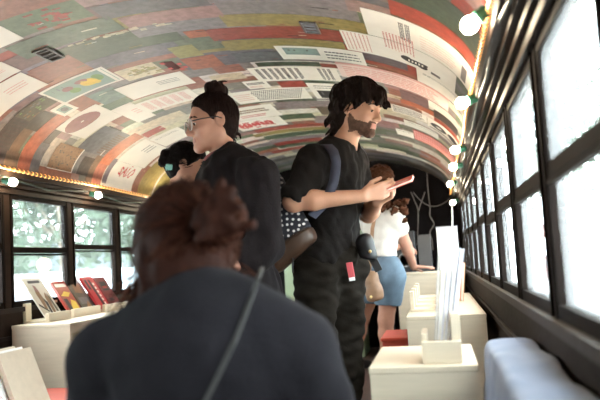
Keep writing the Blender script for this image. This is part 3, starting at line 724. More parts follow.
for k in range(5):
    T = (.007, .009, .010, .009, .010)[k]
    an = .115+.018*k
    uu = V3(math.sin(an), 0, math.cos(an))
    book(lbs[k], 'paperback_book', 'book', (x, hy+.005+.14, zr+.0145+.0005), V3(0, -1, 0), uu, .145, (.282, .288, .284, .285, .28)[k], T, cols[k], None, (), 'pale books in the right holder', M_paper)
    x += T*1.012+.0006
# empty holders on the long right box
h0 = holder('empty wooden holder at the near end of long right box', (.875, 3.62, .601), .15, .16)
copy_thing(h0, (0, .32, 0), 'second empty wooden holder along the long right box'); copy_thing(h0, (0, .64, 0), 'third empty wooden holder along the long right box'); copy_thing(h0, (0, .96, 0), 'farthest empty wooden holder on the long right box')
book('orange covered book standing on the long right box behind pale books', 'paperback_book', 'book', (1.06, 4.3, .602), V3(0, -1, 0), V3(.12, 0, 1), .14, .22, .018, mat('orange book cover', (214, 130, 60), .4), None, ())

# ------------------------------------------------------------------ grey blue bolster on its bench
F = Field((1.0, .40, .38), (1.2, 2.0, .7), .006)
for yy in np.linspace(.56, 1.9, 40):
    for xx, zz, rx, rz in ((1.075, .60, .045, .055), (1.145, .595, .045, .055), (1.075, .49, .045, .07), (1.145, .49, .045, .07), (1.11, .545, .07, .10)): F.ell((xx, yy, zz), (rx, .11, rz), None, .05)
F.cut((0, 1.95, .6), (0, 1, .12), .03); F.cut((0, .47, 0), (0, -1, 0), .03); F.cut((1.11, 0, .650), (.06, 0, 1), .025); F.cut((0, 0, .431), (0, 0, -1), .02); F.cut((1.184, 0, 0), (1, 0, 0), .02); F.cut((1.046, 0, .55), (-1, 0, .10), .025)
F.noise(.0034, 22, 3, (1, .6, 1)); F.noise(.0016, 60, 8, (1.2, .5, 1.2))
M_bol = mat('grey blue cotton cover', (100, 109, 130), .85, var=.12, scale=14, bump=.35, bscale=18, stretch=(1, .4, 1), sheen=.2)
bol = tag(F.build('bolster_cushion', M_bol), 'grey blue fabric bolster lying on bench along the right wall', 'cushion')
bn = empty('bench', (1.09, 1.2, 0), 'low dark bench carrying the bolster along right wall', 'bench')
MB().box((1.036, .45, .40), (1.186, 1.97, .424), 0, .004).build('seat_board', M_dark, bn)
for yy in (.5, 1.18, 1.88): MB().box((1.045, yy, 0), (1.17, yy+.04, .40)).build('leg', M_dark, bn)

# ------------------------------------------------------------------ far end
M_white = mat('white panel', (240, 240, 236), .5, var=.02)
M_blackp = mat('black plastic', (26, 25, 27), .45, var=.1)
pn = empty('white_panel', (.98, 6.4, .74), 'tall white panel standing upright at the far right end', 'panel')
MB().box((.955, 6.38, .737), (1.135, 6.41, 1.11), 0, .004).build('board', M_white, pn); MB().box((.95, 6.375, 1.105), (1.14, 6.415, 1.12), 0, .003).build('top_edge', M_cov_gr, pn); MB().box((.97, 6.34, .733), (1.12, 6.45, .745)).build('foot', M_white, pn)
st = empty('side_table', (.86, 6.4, 0), 'dark low table at the end wall under panel and speaker', 'table'); MB().box((.45, 6.15, .70), (1.15, 6.7, .732), 0, .004).build('top', M_blackp, st)
for xx in (.48, 1.09):
    for yy in (6.19, 6.63): MB().box((xx, yy, 0), (xx+.03, yy+.03, .70)).build('leg', M_blackp, st)
sp_ = empty('loudspeaker', (.70, 6.45, .733), 'black loudspeaker box on the far table left of white panel', 'speaker')
MB().box((.56, 6.38, .733), (.76, 6.56, 1.10), 0, .008).build('cabinet', M_blackp, sp_); MB().lathe([(.001, 0), (.05, .0), (.06, .006), (.066, 0)], (.66, 6.376, .84), (0, -1, 0), 20).build('woofer', M_greyink, sp_); MB().lathe([(.001, 0), (.02, .0), (.026, .004)], (.66, 6.376, .99), (0, -1, 0), 16).build('tweeter', M_greyink, sp_)
MB().box((.78, 6.40, .733), (.90, 6.55, 1.06), 0, .006).build('amplifier_panel', mat('grey amplifier', (58, 55, 55), .5), sp_)
def cable(label, pts, r, m):
    P = [np.array(p, float) for p in pts]; out = []
    for i in range(len(P)-1):
        p0, p1, p2, p3 = P[max(i-1, 0)], P[i], P[i+1], P[min(i+2, len(P)-1)]
        for t in np.linspace(0, 1, 6, endpoint=False): out.append(.5*((2*p1)+(-p0+p2)*t+(2*p0-5*p1+4*p2-p3)*t*t+(-p0+3*p1-3*p2+p3)*t**3))
    out.append(P[-1])
    tag(MB().tube(out, r, 6).build('hanging_cable', m, None, True, loc=P[0]), label, 'cable', 'cables hanging on the end wall')
M_cab = mat('pale grey cable', (128, 118, 112), .5)
cable('pale cable hanging straight then curling on the dark end wall', [at(*p, 6.97) for p in ((427, 172), (428, 190), (430, 208), (430, 216), (434, 224), (430, 232), (432, 240), (433, 250))], .005, M_cab)
cable('forked pale cable rising left on the dark end wall', [at(*p, 6.97) for p in ((411, 192), (415, 202), (418, 210), (418, 225), (417, 245))], .005, M_cab)
cable('pale cable crossing right on the end wall, joining the fork', [at(*p, 6.975) for p in ((425, 192), (421, 203), (418.5, 211))], .005, M_cab)
cable('thin dark cable sagging across the end wall to right bulbs', [at(*p, 6.9) for p in ((413, 192), (420, 200), (430, 206), (440, 205), (450, 199), (456, 194))], .004, M_cab)
cable('white cord dropping from the last bulb to white panel', [at(452, 206, 6.3), at(452.3, 215, 6.33), at(452.3, 226.5, 6.36)], .005, M_white)
gc = empty('green_cabinet', (-.1, 6.55, 0), 'pale green cabinet at the end wall between the two men', 'cabinet')
M_green = mat('pale green paint', (150, 164, 134), .55, var=.06)
MB().box((-.45, 6.35, 0), (.25, 6.8, 1.15), 0, .006).build('body', M_green, gc)
for k in (0, 1):
    d = MB().box((-.44+.345*k, 6.33, .05), (-.105+.345*k, 6.349, 1.12), 0, .003).build('door', M_green, gc); MB().tube([(-.12+.05*k, 6.32, .62), (-.12+.05*k, 6.312, .66), (-.12+.05*k, 6.32, .70)], .006).build('handle', M_blackp, d, True)
# ------------------------------------------------------------------ people
def skin(name, rgb): return mat(name, rgb, .5, var=.06, scale=30, spec=.35, trans=.08)
S_B = skin('skin of reader', (178, 132, 108)); S_A = skin('skin of man in glasses', (172, 126, 106)); S_C = skin('skin of woman with clip', (176, 130, 110)); S_D = skin('skin of woman at counter', (174, 126, 106)); S_E = skin('skin of seated woman', (170, 122, 102))
M_stub = mat('dark beard stubble', (80, 58, 47), .8, var=.5, scale=60, spec=.2); M_lip = mat('lips', (148, 92, 82), .45, var=.05); M_eye = mat('eye white', (226, 220, 214), .25, var=.02); M_iris = mat('dark iris', (50, 34, 26), .2)
M_blackcl = mat('black cotton shirt', (27, 24, 23), .9, var=.14, scale=20, bump=.2, bscale=120, sheen=.02, spec=.05)
M_blackA = mat('dark charcoal shirt', (27, 23, 24), .9, var=.14, scale=18, bump=.2, bscale=120, sheen=.02, spec=.05)
M_blackE = mat('faded black jersey', (29, 27, 30), .95, var=.12, scale=24, bump=.2, bscale=160, sheen=.02, spec=.05)
M_pants = mat('black twill trousers', (30, 26, 22), .9, spec=.05, var=.16, scale=14, bump=.2, bscale=150)
M_denim = mat('washed blue denim', (86, 104, 120), .85, var=.16, scale=22, bump=.2, bscale=160)
M_tee = mat('white cotton tee', (200, 195, 189), .85, var=.05, scale=14, bump=.15, bscale=60)
M_shoe = mat('black shoe', (34, 32, 32), .5); M_maroon = mat('maroon piping', (110, 34, 40), .7)
def hairmat(name, rgb, rgb2=None, st=(60, 60, 8)):
    m = mat(name, rgb, .58, var=.45, scale=1.6, stretch=st, bump=.6, bscale=2.2, spec=.04); return m
H_B = hairmat('black shaggy hair', (27, 20, 18)); H_A = hairmat('dark brown tied hair', (32, 22, 20)); H_C = hairmat('black pinned hair', (20, 17, 18)); H_D = hairmat('brown curly hair', (70, 44, 31), st=(40, 40, 40)); H_E = hairmat('auburn hair', (44, 24, 18), st=(24, 24, 10)); H_E2 = hairmat('lighter auburn strands', (62, 35, 25))

def head_prims(F, c, R, s=1., ears=True, lid=.0065):
    L = lambda x, y, z: c+R@(V3(x, y, z)*s)
    F.ell(L(0, -.014, .032), V3(.075, .097, .088)*s, R, .02); F.ell(L(0, .03, -.02), V3(.061, .062, .085)*s, R, .03)
    for q in (-1, 1):
        F.cone(L(q*.052, -.005, -.05), L(q*.012, .07, -.098), .022*s, .016*s, .03)
        F.ell(L(q*.038, .062, -.028), V3(.024, .022, .024)*s, R, .02)
    F.cone(L(-.008, .075, -.1), L(.008, .075, -.1), .017*s, None, .02)
    F.cone(L(-.034, .079, .024), L(.034, .079, .024), .012*s, None, .018)
    for q in (-1, 1): F.ell(L(q*.031, .097, .004), V3(.017, .014, .011)*s, R, .014, 's')
    for q in (-1, 1): F.ell(L(q*.031, .0765, lid), V3(.0165, .0135, .0095)*s, R, .005)
    F.cone(L(0, .086, .012), L(0, .108, -.033), .0085*s, .0125*s, .012)
    for q in (-1, 1): F.ell(L(q*.012, .097, -.038), V3(.009, .011, .008)*s, R, .006)
    F.cone(L(-.018, .084, -.062), L(.018, .084, -.062), .0085*s, None, .008); F.cone(L(-.016, .083, -.073), L(.016, .083, -.073), .009*s, None, .006)
    if ears:
        for q in (-1, 1):
            F.ell(L(q*.078, -.014, -.002), V3(.009, .022, .033)*s, R, .006); F.ell(L(q*.086, -.008, .002), V3(.006, .012, .019)*s, R, .006, 's')
def eyes(c, R, s, parent, closed=False):
    for q in (-1, 1):
        b = MB(); p = c+R@(V3(q*.031, .0775, .0005)*s); b.sphere(p, .0115*s, 12, 8, 0); b.sphere(p+R@(V3(0, .0052, -.003)*s), .0078*s, 10, 6, 1)
        e_ = b.build('eye', [M_eye, M_iris], parent, True)
        MB().tube([c+R@(V3(q*x, y, z)*s) for x, y, z in ((.018, .0855, -.0005), (.025, .0895, .0005), (.033, .0895, .0005), (.042, .085, -.001))], .0014*s, 5).build('eyelash', M_iris, e_)
        bw = MB(); bw.tube([c+R@(V3(q*x, y, z)*s) for x, y, z in ((.012, .092, .022), (.028, .0925, .028), (.046, .082, .024), (.052, .074, .019))], [.003*s, .0042*s, .0036*s, .0015*s], 6); bw.build('eyebrow', H_B, parent, True)
def torso(F, J, g=0., w=1., k=.05, fem=False):
    R = J['R']; ch, wa, pe, nb = J['chest'], J['waist'], J['pelvis'], J['neck']
    F.ell(ch, V3(.150*w+g, .105+g, .165+g), R, k); F.ell(wa, V3(.125*w+g, .095+g, .15+g), R, k); F.ell(pe, V3((.17 if fem else .155)*w+g, .118+g, .125+g), R, k)
    F.cone(J['shL'], J['shR'], .052+g, None, k); F.cone((J['shL']+nb)/2, nb, .05+g, .052+g, k); F.cone((J['shR']+nb)/2, nb, .05+g, .052+g, k)
    F.ell((ch*.6+nb*.4), V3(.14*w+g, .085+g, .10+g), R, k)
    if fem:
        for q in (-1, 1): F.ell(ch+R@V3(q*.07, .085, .02), V3(.062+g, .055+g, .06+g), R, .03)
def arm(F, J, s, g=0., upto=2., k=.025):
    sh, el, wr = J['sh'+s], J['el'+s], J['wr'+s]
    t = min(upto, 1.); F.cone(sh, sh+(el-sh)*t, .056+g, .056+(.041-.056)*t+g, k)
    if upto > 1:
        u = upto-1; m = el+(wr-el)*.3
        F.cone(el, el+(wr-el)*min(u, .3), .041+g, .042+g, k)
        if u > .3: F.cone(m, el+(wr-el)*u, .042+g, .042+(.027-.042)*(u-.3)/.7+g, k)
def leg(F, J, s, g=0., upto=2., k=.03, loose=0.):
    hp, kn, an = J['hip'+s], J['kn'+s], J['an'+s]
    t = min(upto, 1.); F.cone(hp, hp+(kn-hp)*t, .088+g, .088+(.058-.088)*t+g+loose*t, k)
    if upto > 1:
        u = upto-1; m = kn+(an-kn)*.33
        F.cone(kn, kn+(an-kn)*min(u, .33), .056+g+loose, .056+g+loose, k)
        if u > .33: F.cone(m, kn+(an-kn)*u, .056+g+loose, .056+(.038-.056)*(u-.33)/.67+g+loose, k)
def foot(F, an, d, g=0.):
    d = np.asarray(d, float); a = V3(an[0], an[1], .045)
    F.cone(an, a, .038+g, .036+g, .02); F.cone(a-d*.045, a+d*.06, .034+g, .036+g, .02); F.cone(a+d*.06-V3(0, 0, .008), a+d*.15-V3(0, 0, .016), .034+g, .026+g, .02); F.cut((0, 0, .003), (0, 0, -1), .004)
def hand(F, wr, d, n, ts, curls=(.3, .5, .4), s=1., spread=1., thumb=(.5, .6, .3)):
    d = d/np.linalg.norm(d); n = n-d*(n@d); n /= np.linalg.norm(n); ts = np.cross(d, n)*np.sign(np.cross(d, n)@ts)
    for i, o in enumerate((.031, .011, -.010, -.029)):
        kn = wr+(d*(.088, .092, .088, .08)[i]+ts*o*spread)*s
        F.cone(wr+d*.012*s+ts*o*.5*s, kn, .0135*s, .0115*s, .012)
        p = kn; a = 0.; L = (.074, .082, .076, .060)[i]*s
        for j, f in enumerate((.45, .30, .25)):
            a += curls[j]+.05*i; v = d*math.cos(a)+n*math.sin(a); q = p+v*L*f
            F.cone(p, q, (.0098, .009, .0082)[j]*s, (.009, .0082, .007)[j]*s, .0035); p = q
    b = wr+(d*.022+ts*.022+n*.006)*s; m = b+(d*thumb[0]+ts*thumb[1]+n*thumb[2])/np.linalg.norm(thumb)*.042*s
    F.cone(wr+d*.01*s+ts*.012*s, b, .015*s, .0145*s, .012); F.cone(b, m, .0145*s, .011*s, .008); v2 = d*.95+ts*.1+n*thumb[2]; v2 /= np.linalg.norm(v2)
    F.cone(m, m+v2*.03*s, .0105*s, .0098*s, .004); F.cone(m+v2*.03*s, m+v2*.05*s, .0098*s, .008*s, .004)
def locks(F, roots, dirs, L, r, rng, wav=.012, drop=.5, k=.006):
    """tapering locks that leave the scalp along dirs and bend downwards"""
    for p, d in zip(roots, dirs):
        p = np.asarray(p, float); d = np.asarray(d, float); d = d/np.linalg.norm(d); l = L*rng.uniform(.7, 1.25); rr = r*rng.uniform(.75, 1.2)
        for j in range(4):
            q = p+d*l/4+V3(*rng.normal(size=3))*wav*.3
            F.cone(p, q, rr*(1-.2*j), rr*(1-.2*(j+1)), k); p = q; d = d+V3(0, 0, -drop)+V3(*rng.normal(size=3))*.12; d /= np.linalg.norm(d)
def cap(F, c, R, s, g=.012, hl=None, k=.02):
    L = lambda x, y, z: c+R@(V3(x, y, z)*s)
    F.ell(L(0, -.016, .034), V3(.078+g, .099+g, .090+g)*s, R, k); F.ell(L(0, -.05, -.015), V3(.066+g, .055+g, .07+g)*s, R, k)
    if hl is not None: F.cut(L(*hl[0]), R@V3(*hl[1]), .012)
def strands(parent, m, c, R, s, rad, starts, ends, r=.002, jit=.012, off=(1.0, 1.05), name='hair_strands', seed=0, mid=0.):
    """hairs that lie on the scalp ellipsoid from start to end directions (head frame)"""
    rng = np.random.default_rng(seed); b = MB(); rad = np.array(rad)*s
    for a, e in zip(starts, ends):
        a = np.asarray(a, float); e = np.asarray(e, float); k = rng.uniform(*off); j = rng.normal(size=3)*jit; pts = []
        for t in np.linspace(0, 1, 8):
            d = a*(1-t)+e*t+j*math.sin(PI*t)*4; d /= np.linalg.norm(d)
            pts.append(c+R@(V3(0, -.016, .034)*s+d*rad*(k+mid*math.sin(PI*t))))
        b.tube(pts, [r*.5]+[r]*5+[r*.8, r*.3], 5)
    o = b.build(name, m, parent, True); o['kind'] = 'stuff'; return o
def bnd(pts, m): P = np.array(pts); return P.min(0)-m, P.max(0)+m
def J_bounds(J, keys, m): return bnd([J[k] for k in keys], m)
BODYK = ['head', 'neck', 'shL', 'shR', 'elL', 'elR', 'wrL', 'wrR', 'pelvis', 'knL', 'knR', 'anL', 'anR']
def person(J, hs, skin_m, fem=False, w=1., hands=(), feet=True, label='', h=.006, cat='person', stubble=False, lid=.0065):
    base = ((J['anL']+J['anR'])/2*V3(1, 1, 0)); root = empty('person', base, label, cat)
    lo, hi = J_bounds(J, BODYK, .2); lo[2] = max(lo[2], -.02)
    F = Field(lo, hi, h)
    torso(F, J, 0, w, .05, fem)
    for s in 'LR': arm(F, J, s); leg(F, J, s, 0, 2., .03)
    F.cone(J['neck']-J['R']@V3(0, 0, .03), J['head']+J['HR']@V3(0, -.018, -.045)*hs, .058 if not fem else .052, .05 if not fem else .045, .03)
    if feet:
        for s in 'LR': foot(F, J['an'+s], J['toe'])
    head_prims(F, J['head'], J['HR'], hs, True, lid)
    for s, a in hands: hand(F, J['wr'+s], *a)
    hc, HR = J['head'], J['HR']
    def asg(P):
        q = (P-hc)@HR/hs; m = np.zeros(len(P), int)
        m[(np.abs(q[:,0]) < .022) & (q[:,1] > .082) & (q[:,2] < -.056) & (q[:,2] > -.079)] = 1
        return m
    def asg2(P):
        m = asg(P); q = (P-hc)@HR/hs; x, y, z = np.abs(q[:,0]), q[:,1], q[:,2]
        if not stubble: return m
        jaw = (z < -.052-.12*np.maximum(y-.03, 0)+.9*np.maximum(.03-y, 0)) & (y > -.004) & (z > -.128) & ~((y < .035) & (z < -.098+.3*np.minimum(0, y-.03))) & (x < .075)
        mus = (y > .07) & (z < -.0475) & (z > -.062) & (x < .032)
        m[(jaw | mus) & (m == 0)] = 2
        return m
    body = F.build('body', [skin_m, M_lip, M_stub], root, 1, asg2)
    eyes(hc, HR, hs, root)
    return root
def shoes(J, parent):
    for s in 'LR':
        an = J['an'+s]; F = Field(an*V3(1, 1, 0)-V3(.25, .25, .01), an*V3(1, 1, 0)+V3(.25, .25, .16), .006); foot(F, an, J['toe'], .008); F.cut((0, 0, .11), (0, 0, 1)); F.cut((0, 0, .002), (0, 0, -1)); F.build('shoe', M_shoe, parent)

# ---- reader: young man with a book, in profile, black t-shirt
J = {}
f = V3(.93, -.36, 0); f /= np.linalg.norm(f); J['R'] = frame(f, (.03, 0, 1)); J['toe'] = f
J['head'] = at(359, 110, 3.25); J['HR'] = frame(V3(.88, -.40, -.24), (.25, -.06, 1)); hsB = 1.05
J['neck'] = at(341, 149, 3.26); J['chest'] = at(334, 188, 3.26); J['waist'] = at(333, 222, 3.27); J['pelvis'] = at(331, 258, 3.28)
J['shR'] = at(315, 162, 3.09); J['shL'] = at(352, 163, 3.42)
J['elR'] = at(293, 202, 2.97); J['wrR'] = at(363, 196, 3.0); J['elL'] = at(368, 214, 3.42); J['wrL'] = at(377, 203, 3.14)
J['hipR'] = at(318, 270, 3.21); J['hipL'] = at(346, 270, 3.36); J['knR'] = at(313, 345, 3.17); J['knL'] = at(340, 345, 3.38)
J['anR'] = J['knR']*V3(1, 1, 0)+V3(-.02, -.02, .085); J['anL'] = J['knL']*V3(1, 1, 0)+V3(-.01, .02, .085)
JB = J
bookc = at(393, 186, 3.06)
hands = [('R', (V3(.93, .22, .2), V3(-.1, .9, .35), V3(0, -.2, 1), (.25, .35, .25), .98, 1., (.75, .5, .35))),
         ('L', (V3(.86, -.18, .42), V3(-.35, -.45, .8), V3(0, 1, .3), (.75, .75, .5), .95, 1., (.6, .5, .3)))]
rB = person(J, hsB, S_B, hands=hands, label='standing young man in black t-shirt with shaggy black hair reading a small red book', h=.005, stubble=True, lid=.0026)
lo, hi = J_bounds(J, ['neck', 'shL', 'shR', 'elL', 'elR', 'pelvis'], .2)
F = Field(lo, hi, .006); torso(F, J, .022, 1.0, .06); arm(F, J, 'R', .024, 1.0); arm(F, J, 'L', .022, .95)
for s_ in 'RL':
    e_, w_ = J['el'+s_], J['wr'+s_]; v_ = (w_-e_)/np.linalg.norm(w_-e_); F.cone(e_-V3(0, 0, .055)-v_*.09, w_-V3(0, 0, .03), .078, .066, .008, 's')
F.cut(J['pelvis']+V3(0, 0, -.02), (0, 0, -1)); F.ell(J['neck']+J['R']@V3(0, .035, .05), (.082, .085, .07), J['R'], .01, 's')
F.noise(.007, 34, 5, (1, 1, .6)); F.noise(.004, 80, 51, (1, 1, .8)); F.build('t_shirt', M_blackcl, rB)
lo, hi = J_bounds(J, ['pelvis', 'knL', 'knR', 'anL', 'anR'], .2); lo[2] = .02
F = Field(lo, hi, .007); F.ell(J['pelvis'], (.178, .142, .13), J['R'], .05)
for s in 'LR': leg(F, J, s, .020, 1.95, .04, .018)
F.cut(J['pelvis']+V3(0, 0, .08), (0, 0, 1)); F.noise(.011, 26, 8, (1, 1, .8)); F.noise(.005, 70, 81, (.7, .7, 1.3)); F.build('trousers', M_pants, rB)
shoes(J, rB)
# hair
rng = np.random.default_rng(4); c, R, s = J['head'], J['HR'], hsB; L = lambda x, y, z: c+R@(V3(x, y, z)*s)
F = Field(c-.26, c+.24, .005); cap(F, c, R, s, .016, None)
F.ell(L(0, -.02, .066), V3(.088, .098, .072)*s, R, .03)
F.cut(L(0, .080, .052), R@V3(0, .74, -.67), .02)
F.ell(L(0, -.128, .05), V3(.042, .036, .040)*s, R, .015)
F.ell(L(0, -.075, -.055), V3(.066, .048, .06)*s, R, .03)
F.ell(L(.098, .006, -.012), V3(.032, .030, .040)*s, R, .012, 's')
rt, dr = [], []
for i in range(34):
    x = rng.uniform(-.08, .088); rt.append(L(x, .078-abs(x)*.35+rng.uniform(-.012, .012), .098+rng.uniform(-.015, .012))); dr.append(R@V3(x*1.2+rng.normal()*.12, .55, -.75))
locks(F, rt, dr, .078, .0125, rng, .010, .25, .012)
rt = []
for i in range(46):
    a = rng.uniform(-2.7, 2.7); z = rng.uniform(-.05, .10); p = V3(.092*math.sin(a), -.03-.092*math.cos(a), z)
    if p[1] < -.02: rt.append(p)
locks(F, [L(*p) for p in rt], [R@V3(p[0]*3, (p[1]+.03)*3, -.9) for p in rt], .065, .014, rng, .012, .3, .016)
locks(F, [L(q*.018+rng.normal()*.01, -.085+rng.normal()*.012, -.07) for q in range(-3, 4)]*2, [R@V3(rng.normal()*.2, -.25, -1) for q in range(14)], .075, .012, rng, .012, .1, .01)
for y_ in (.03, .042, .054): locks(F, [L(.084, y_, .055)], [R@V3(.25, .2, -1)], .062, .010, rng, .01, .2)
F.noise(.003, 120, 2); hB_ = F.build('hair', H_B, rB)
A_, E_ = [], []
for i in range(240):
    a = rng.uniform(-PI, PI); A_.append((rng.normal()*.25, -.35+rng.normal()*.2, 1)); y_ = math.cos(a)
    E_.append((math.sin(a), y_, (.45 if y_ > .3 else -.35)+rng.normal()*.15))
strands(hB_, H_B, c, R, s, (.100, .121, .112), A_, E_, .0026, .06, (.98, 1.06), seed=3)
# small red book in his hands
bu = V3(.92, -.12, .27)
bk = book('small red paperback held open edge up in the reading man’s hands', 'paperback_book', 'book', at(376, 193, 3.03), bu, V3(-.12, .95, .22), .165, .11, .012, mat('red pink book cover', (206, 92, 80), .45, var=.12, scale=30), lambda q, p: q(.1, .9, .1, .5, 1), [M_pinkink])
# backpack with its strap, hanging behind him
pk = at(275, 227, 3.13); PR = np.stack([V3(.86, -.06, .5)/np.linalg.norm(V3(.86, -.06, .5)), V3(.06, 1, 0)/np.linalg.norm(V3(.06, 1, 0)), V3(-.5, 0, .86)], 1); PR[:,1] -= PR[:,0]*(PR[:,0]@PR[:,1]); PR[:,1] /= np.linalg.norm(PR[:,1]); PR[:,2] = np.cross(PR[:,0], PR[:,1])
bp = empty('backpack', pk, 'navy backpack with white dots and brown leather base on the reading man’s back', 'backpack')
def packfield(g, sub):
    F = Field(pk-.34, pk+.34, .006)
    for a in (-.07, .07):
        for z in (-.13, .0, .12, .19): F.ell(pk+PR@V3(a, 0, z), V3(.085+g, .062+g, .10+g), PR, .06)
    F.ell(pk+PR@V3(0, 0, 0), V3(.148+g, .07+g, .205+g), PR, .05)
    F.cut(pk+PR@V3(0, 0, -.172-g), PR@V3(.12, 0, -1), .035); F.cut(pk+PR@V3(.150+g, 0, 0), PR@V3(1, 0, -.05), .03); F.cut(pk+PR@V3(-.112-g, 0, 0), PR@V3(-1, 0, 0), .03)
    F.cut(pk+PR@V3(0, 0, -.095), PR@V3(0, 0, sub), .006)
    return F
M_navy = bpy.data.materials.new('navy cloth with white dots'); M_navy.use_nodes = True
n_, l_ = M_navy.node_tree.nodes, M_navy.node_tree.links; b_ = n_['Principled BSDF']; b_.inputs['Roughness'].default_value = .85
tc_ = n_.new('ShaderNodeTexCoord'); mp_ = n_.new('ShaderNodeMapping'); mp_.inputs['Rotation'].default_value = (PI/2, 0, 0); vo_ = n_.new('ShaderNodeTexVoronoi'); vo_.voronoi_dimensions = '2D'; vo_.inputs['Scale'].default_value = 40; vo_.inputs['Randomness'].default_value = .35
mr_ = n_.new('ShaderNodeMapRange'); mr_.inputs['From Min'].default_value = .20; mr_.inputs['From Max'].default_value = .27; mr_.inputs['To Min'].default_value = 1; mr_.inputs['To Max'].default_value = 0
mx_ = n_.new('ShaderNodeMix'); mx_.data_type = 'RGBA'; mx_.inputs[6].default_value = (*lin((22, 20, 30)), 1); mx_.inputs[7].default_value = (*lin((206, 200, 196)), 1)
l_.new(tc_.outputs['Object'], mp_.inputs['Vector']); l_.new(mp_.outputs[0], vo_.inputs['Vector']); l_.new(vo_.outputs['Distance'], mr_.inputs['Value']); l_.new(mr_.outputs[0], mx_.inputs['Factor']); l_.new(mx_.outputs[2], b_.inputs['Base Color'])
M_leather = mat('brown leather', (60, 40, 27), .5, var=.25, scale=18, bump=.15, bscale=60)
packfield(0, -1).build('cloth_body', M_navy, bp); packfield(.003, 1).build('leather_base', M_leather, bp)
def ribbon(pts, side, w, t=.004):
    b = MB(); P = [np.asarray(p, float) for p in pts]; vs = []
    for i, p in enumerate(P):
        tg = P[min(i+1, len(P)-1)]-P[max(i-1, 0)]; tg /= np.linalg.norm(tg); sd = np.asarray(side[i] if hasattr(side[0], '__len__') else side, float); sd = sd-tg*(sd@tg); sd /= np.linalg.norm(sd); nn = np.cross(tg, sd)
        vs += [p+sd*w/2+nn*t, p-sd*w/2+nn*t, p-sd*w/2-nn*t, p+sd*w/2-nn*t]
    fs = [(0, 1, 2, 3), tuple(4*(len(P)-1)+k for k in (3, 2, 1, 0))]
    for i in range(len(P)-1):
        for k in range(4): fs.append((4*i+k, 4*i+(k+1) % 4, 4*i+4+(k+1) % 4, 4*i+4+k))
    return b.add(vs, [tuple(reversed(q)) for q in fs])
MB().tube([pk+PR@V3(x_, -.074-.0*x_, -.094) for x_ in np.linspace(-.10, .13, 9)], .004, 6).build('seam', mat('dark leather seam', (40, 26, 18), .6), bp, True)
M_strap = mat('blue grey denim strap', (46, 48, 63), .8, var=.2, scale=30)
ribbon([at(*p) for p in ((306, 162, 3.24), (312, 151, 3.2), (320, 145.5, 3.13), (328, 146, 3.065), (333.5, 152, 3.02), (336, 161, 2.99), (335.5, 170, 2.975), (333.5, 182, 2.965), (330, 192, 2.965), (324, 204, 2.99), (312, 216, 3.03))], (1, .1, 0), .042, .005).build('shoulder_strap', M_strap, bp, True)
MB().tube([at(293, 258, 3.07), at(292.5, 266, 3.06), at(293, 273, 3.06)], .004, 6).build('pull_cord', M_blackp, bp, True)
# things at his belt
tg_ = empty('key_tag', at(350, 262, 3.10), 'red fabric key tag with white end hanging from the reading man’s belt', 'key tag')
q0 = at(350, 262, 3.075); MB().obox(at(350.5, 270, 3.07), (.014, .003, .034), frame((0, 1, 0), (-.12, 0, 1)), 0, .002).build('tag_band', mat('red tag cloth', (190, 78, 84), .7), tg_); MB().obox(at(352, 279, 3.07), (.013, .0034, .008), frame((0, 1, 0), (-.12, 0, 1)), 0, .002).build('white_end', M_white, tg_)
pb = empty('hip_pouch', at(367, 246, 3.2), 'black hip pouch with brass snap at front of the reading man', 'pouch')
F = Field(at(367, 246, 3.19)-.14, at(367, 246, 3.19)+.14, .005); F.ell(at(366, 243, 3.19), (.046, .045, .045), None, .02); F.ell(at(369, 252, 3.19), (.044, .042, .052), None, .02); F.cut(at(370, 259, 3.19), (-.25, 0, -1), .012); F.cut(at(376.5, 250, 3.19), (1, 0, .15), .012); F.noise(.004, 50, 3); F.build('pouch_body', M_blackp, pb)
MB().lathe([(.001, .004), (.006, .003), (.0075, 0)], at(370, 251.5, 3.135), (0, -1, 0), 12).build('snap', mat('brass snap', (214, 190, 130), .3, .8), pb, True)
ribbon([at(371, 256, 3.185), at(375, 263, 3.18), at(379, 271, 3.18)], (1, 0, .5), .034, .004).build('flap_strap', M_blackp, pb)

# ---- man in glasses with a topknot, turned to the left windows
J = {}
f = V3(-.88, .42, 0); f /= np.linalg.norm(f); J['R'] = frame(f, (-.03, 0, 1)); J['toe'] = f
J['head'] = at(212, 123, 2.8); J['HR'] = frame(V3(-.82, -.54, -.13), (-.1, -.03, 1)); hsA = 1.0
J['neck'] = at(229, 164, 2.83); J['chest'] = at(238, 208, 2.84); J['waist'] = at(240, 255, 2.85); J['pelvis'] = at(240, 300, 2.86)
J['shL'] = at(257, 178, 2.67); J['shR'] = at(220, 182, 2.99); J['elL'] = at(267, 247, 2.68); J['wrL'] = at(228, 268, 2.56); J['elR'] = at(218, 245, 3.02); J['wrR'] = at(196, 262, 2.86)
J['hipL'] = at(250, 315, 2.79); J['hipR'] = at(228, 315, 2.95)
for s in 'LR':
    hp = J['hip'+s]; J['kn'+s] = V3(hp[0]-.02, hp[1], .47); J['an'+s] = V3(hp[0]+.01, hp[1], .085)
hands = [('L', (V3(-.9, -.1, .1), V3(.2, .3, 1), V3(-.2, -1, .2), (.4, .6, .4))), ('R', (V3(-.8, -.5, .1), V3(.1, .2, 1), V3(-.5, .8, .2), (.4, .6, .4)))]
rA = person(J, hsA, S_A, hands=hands, label='standing man in clear framed glasses with dark topknot and charcoal shirt', h=.005)
lo, hi = J_bounds(J, ['neck', 'shL', 'shR', 'elL', 'elR', 'wrL', 'wrR', 'pelvis'], .2)
F = Field(lo, hi, .006); torso(F, J, .03, 1.08, .07); arm(F, J, 'L', .024, 1.5); arm(F, J, 'R', .024, 1.5); F.ell(J['pelvis'], (.185, .145, .15), J['R'], .06)
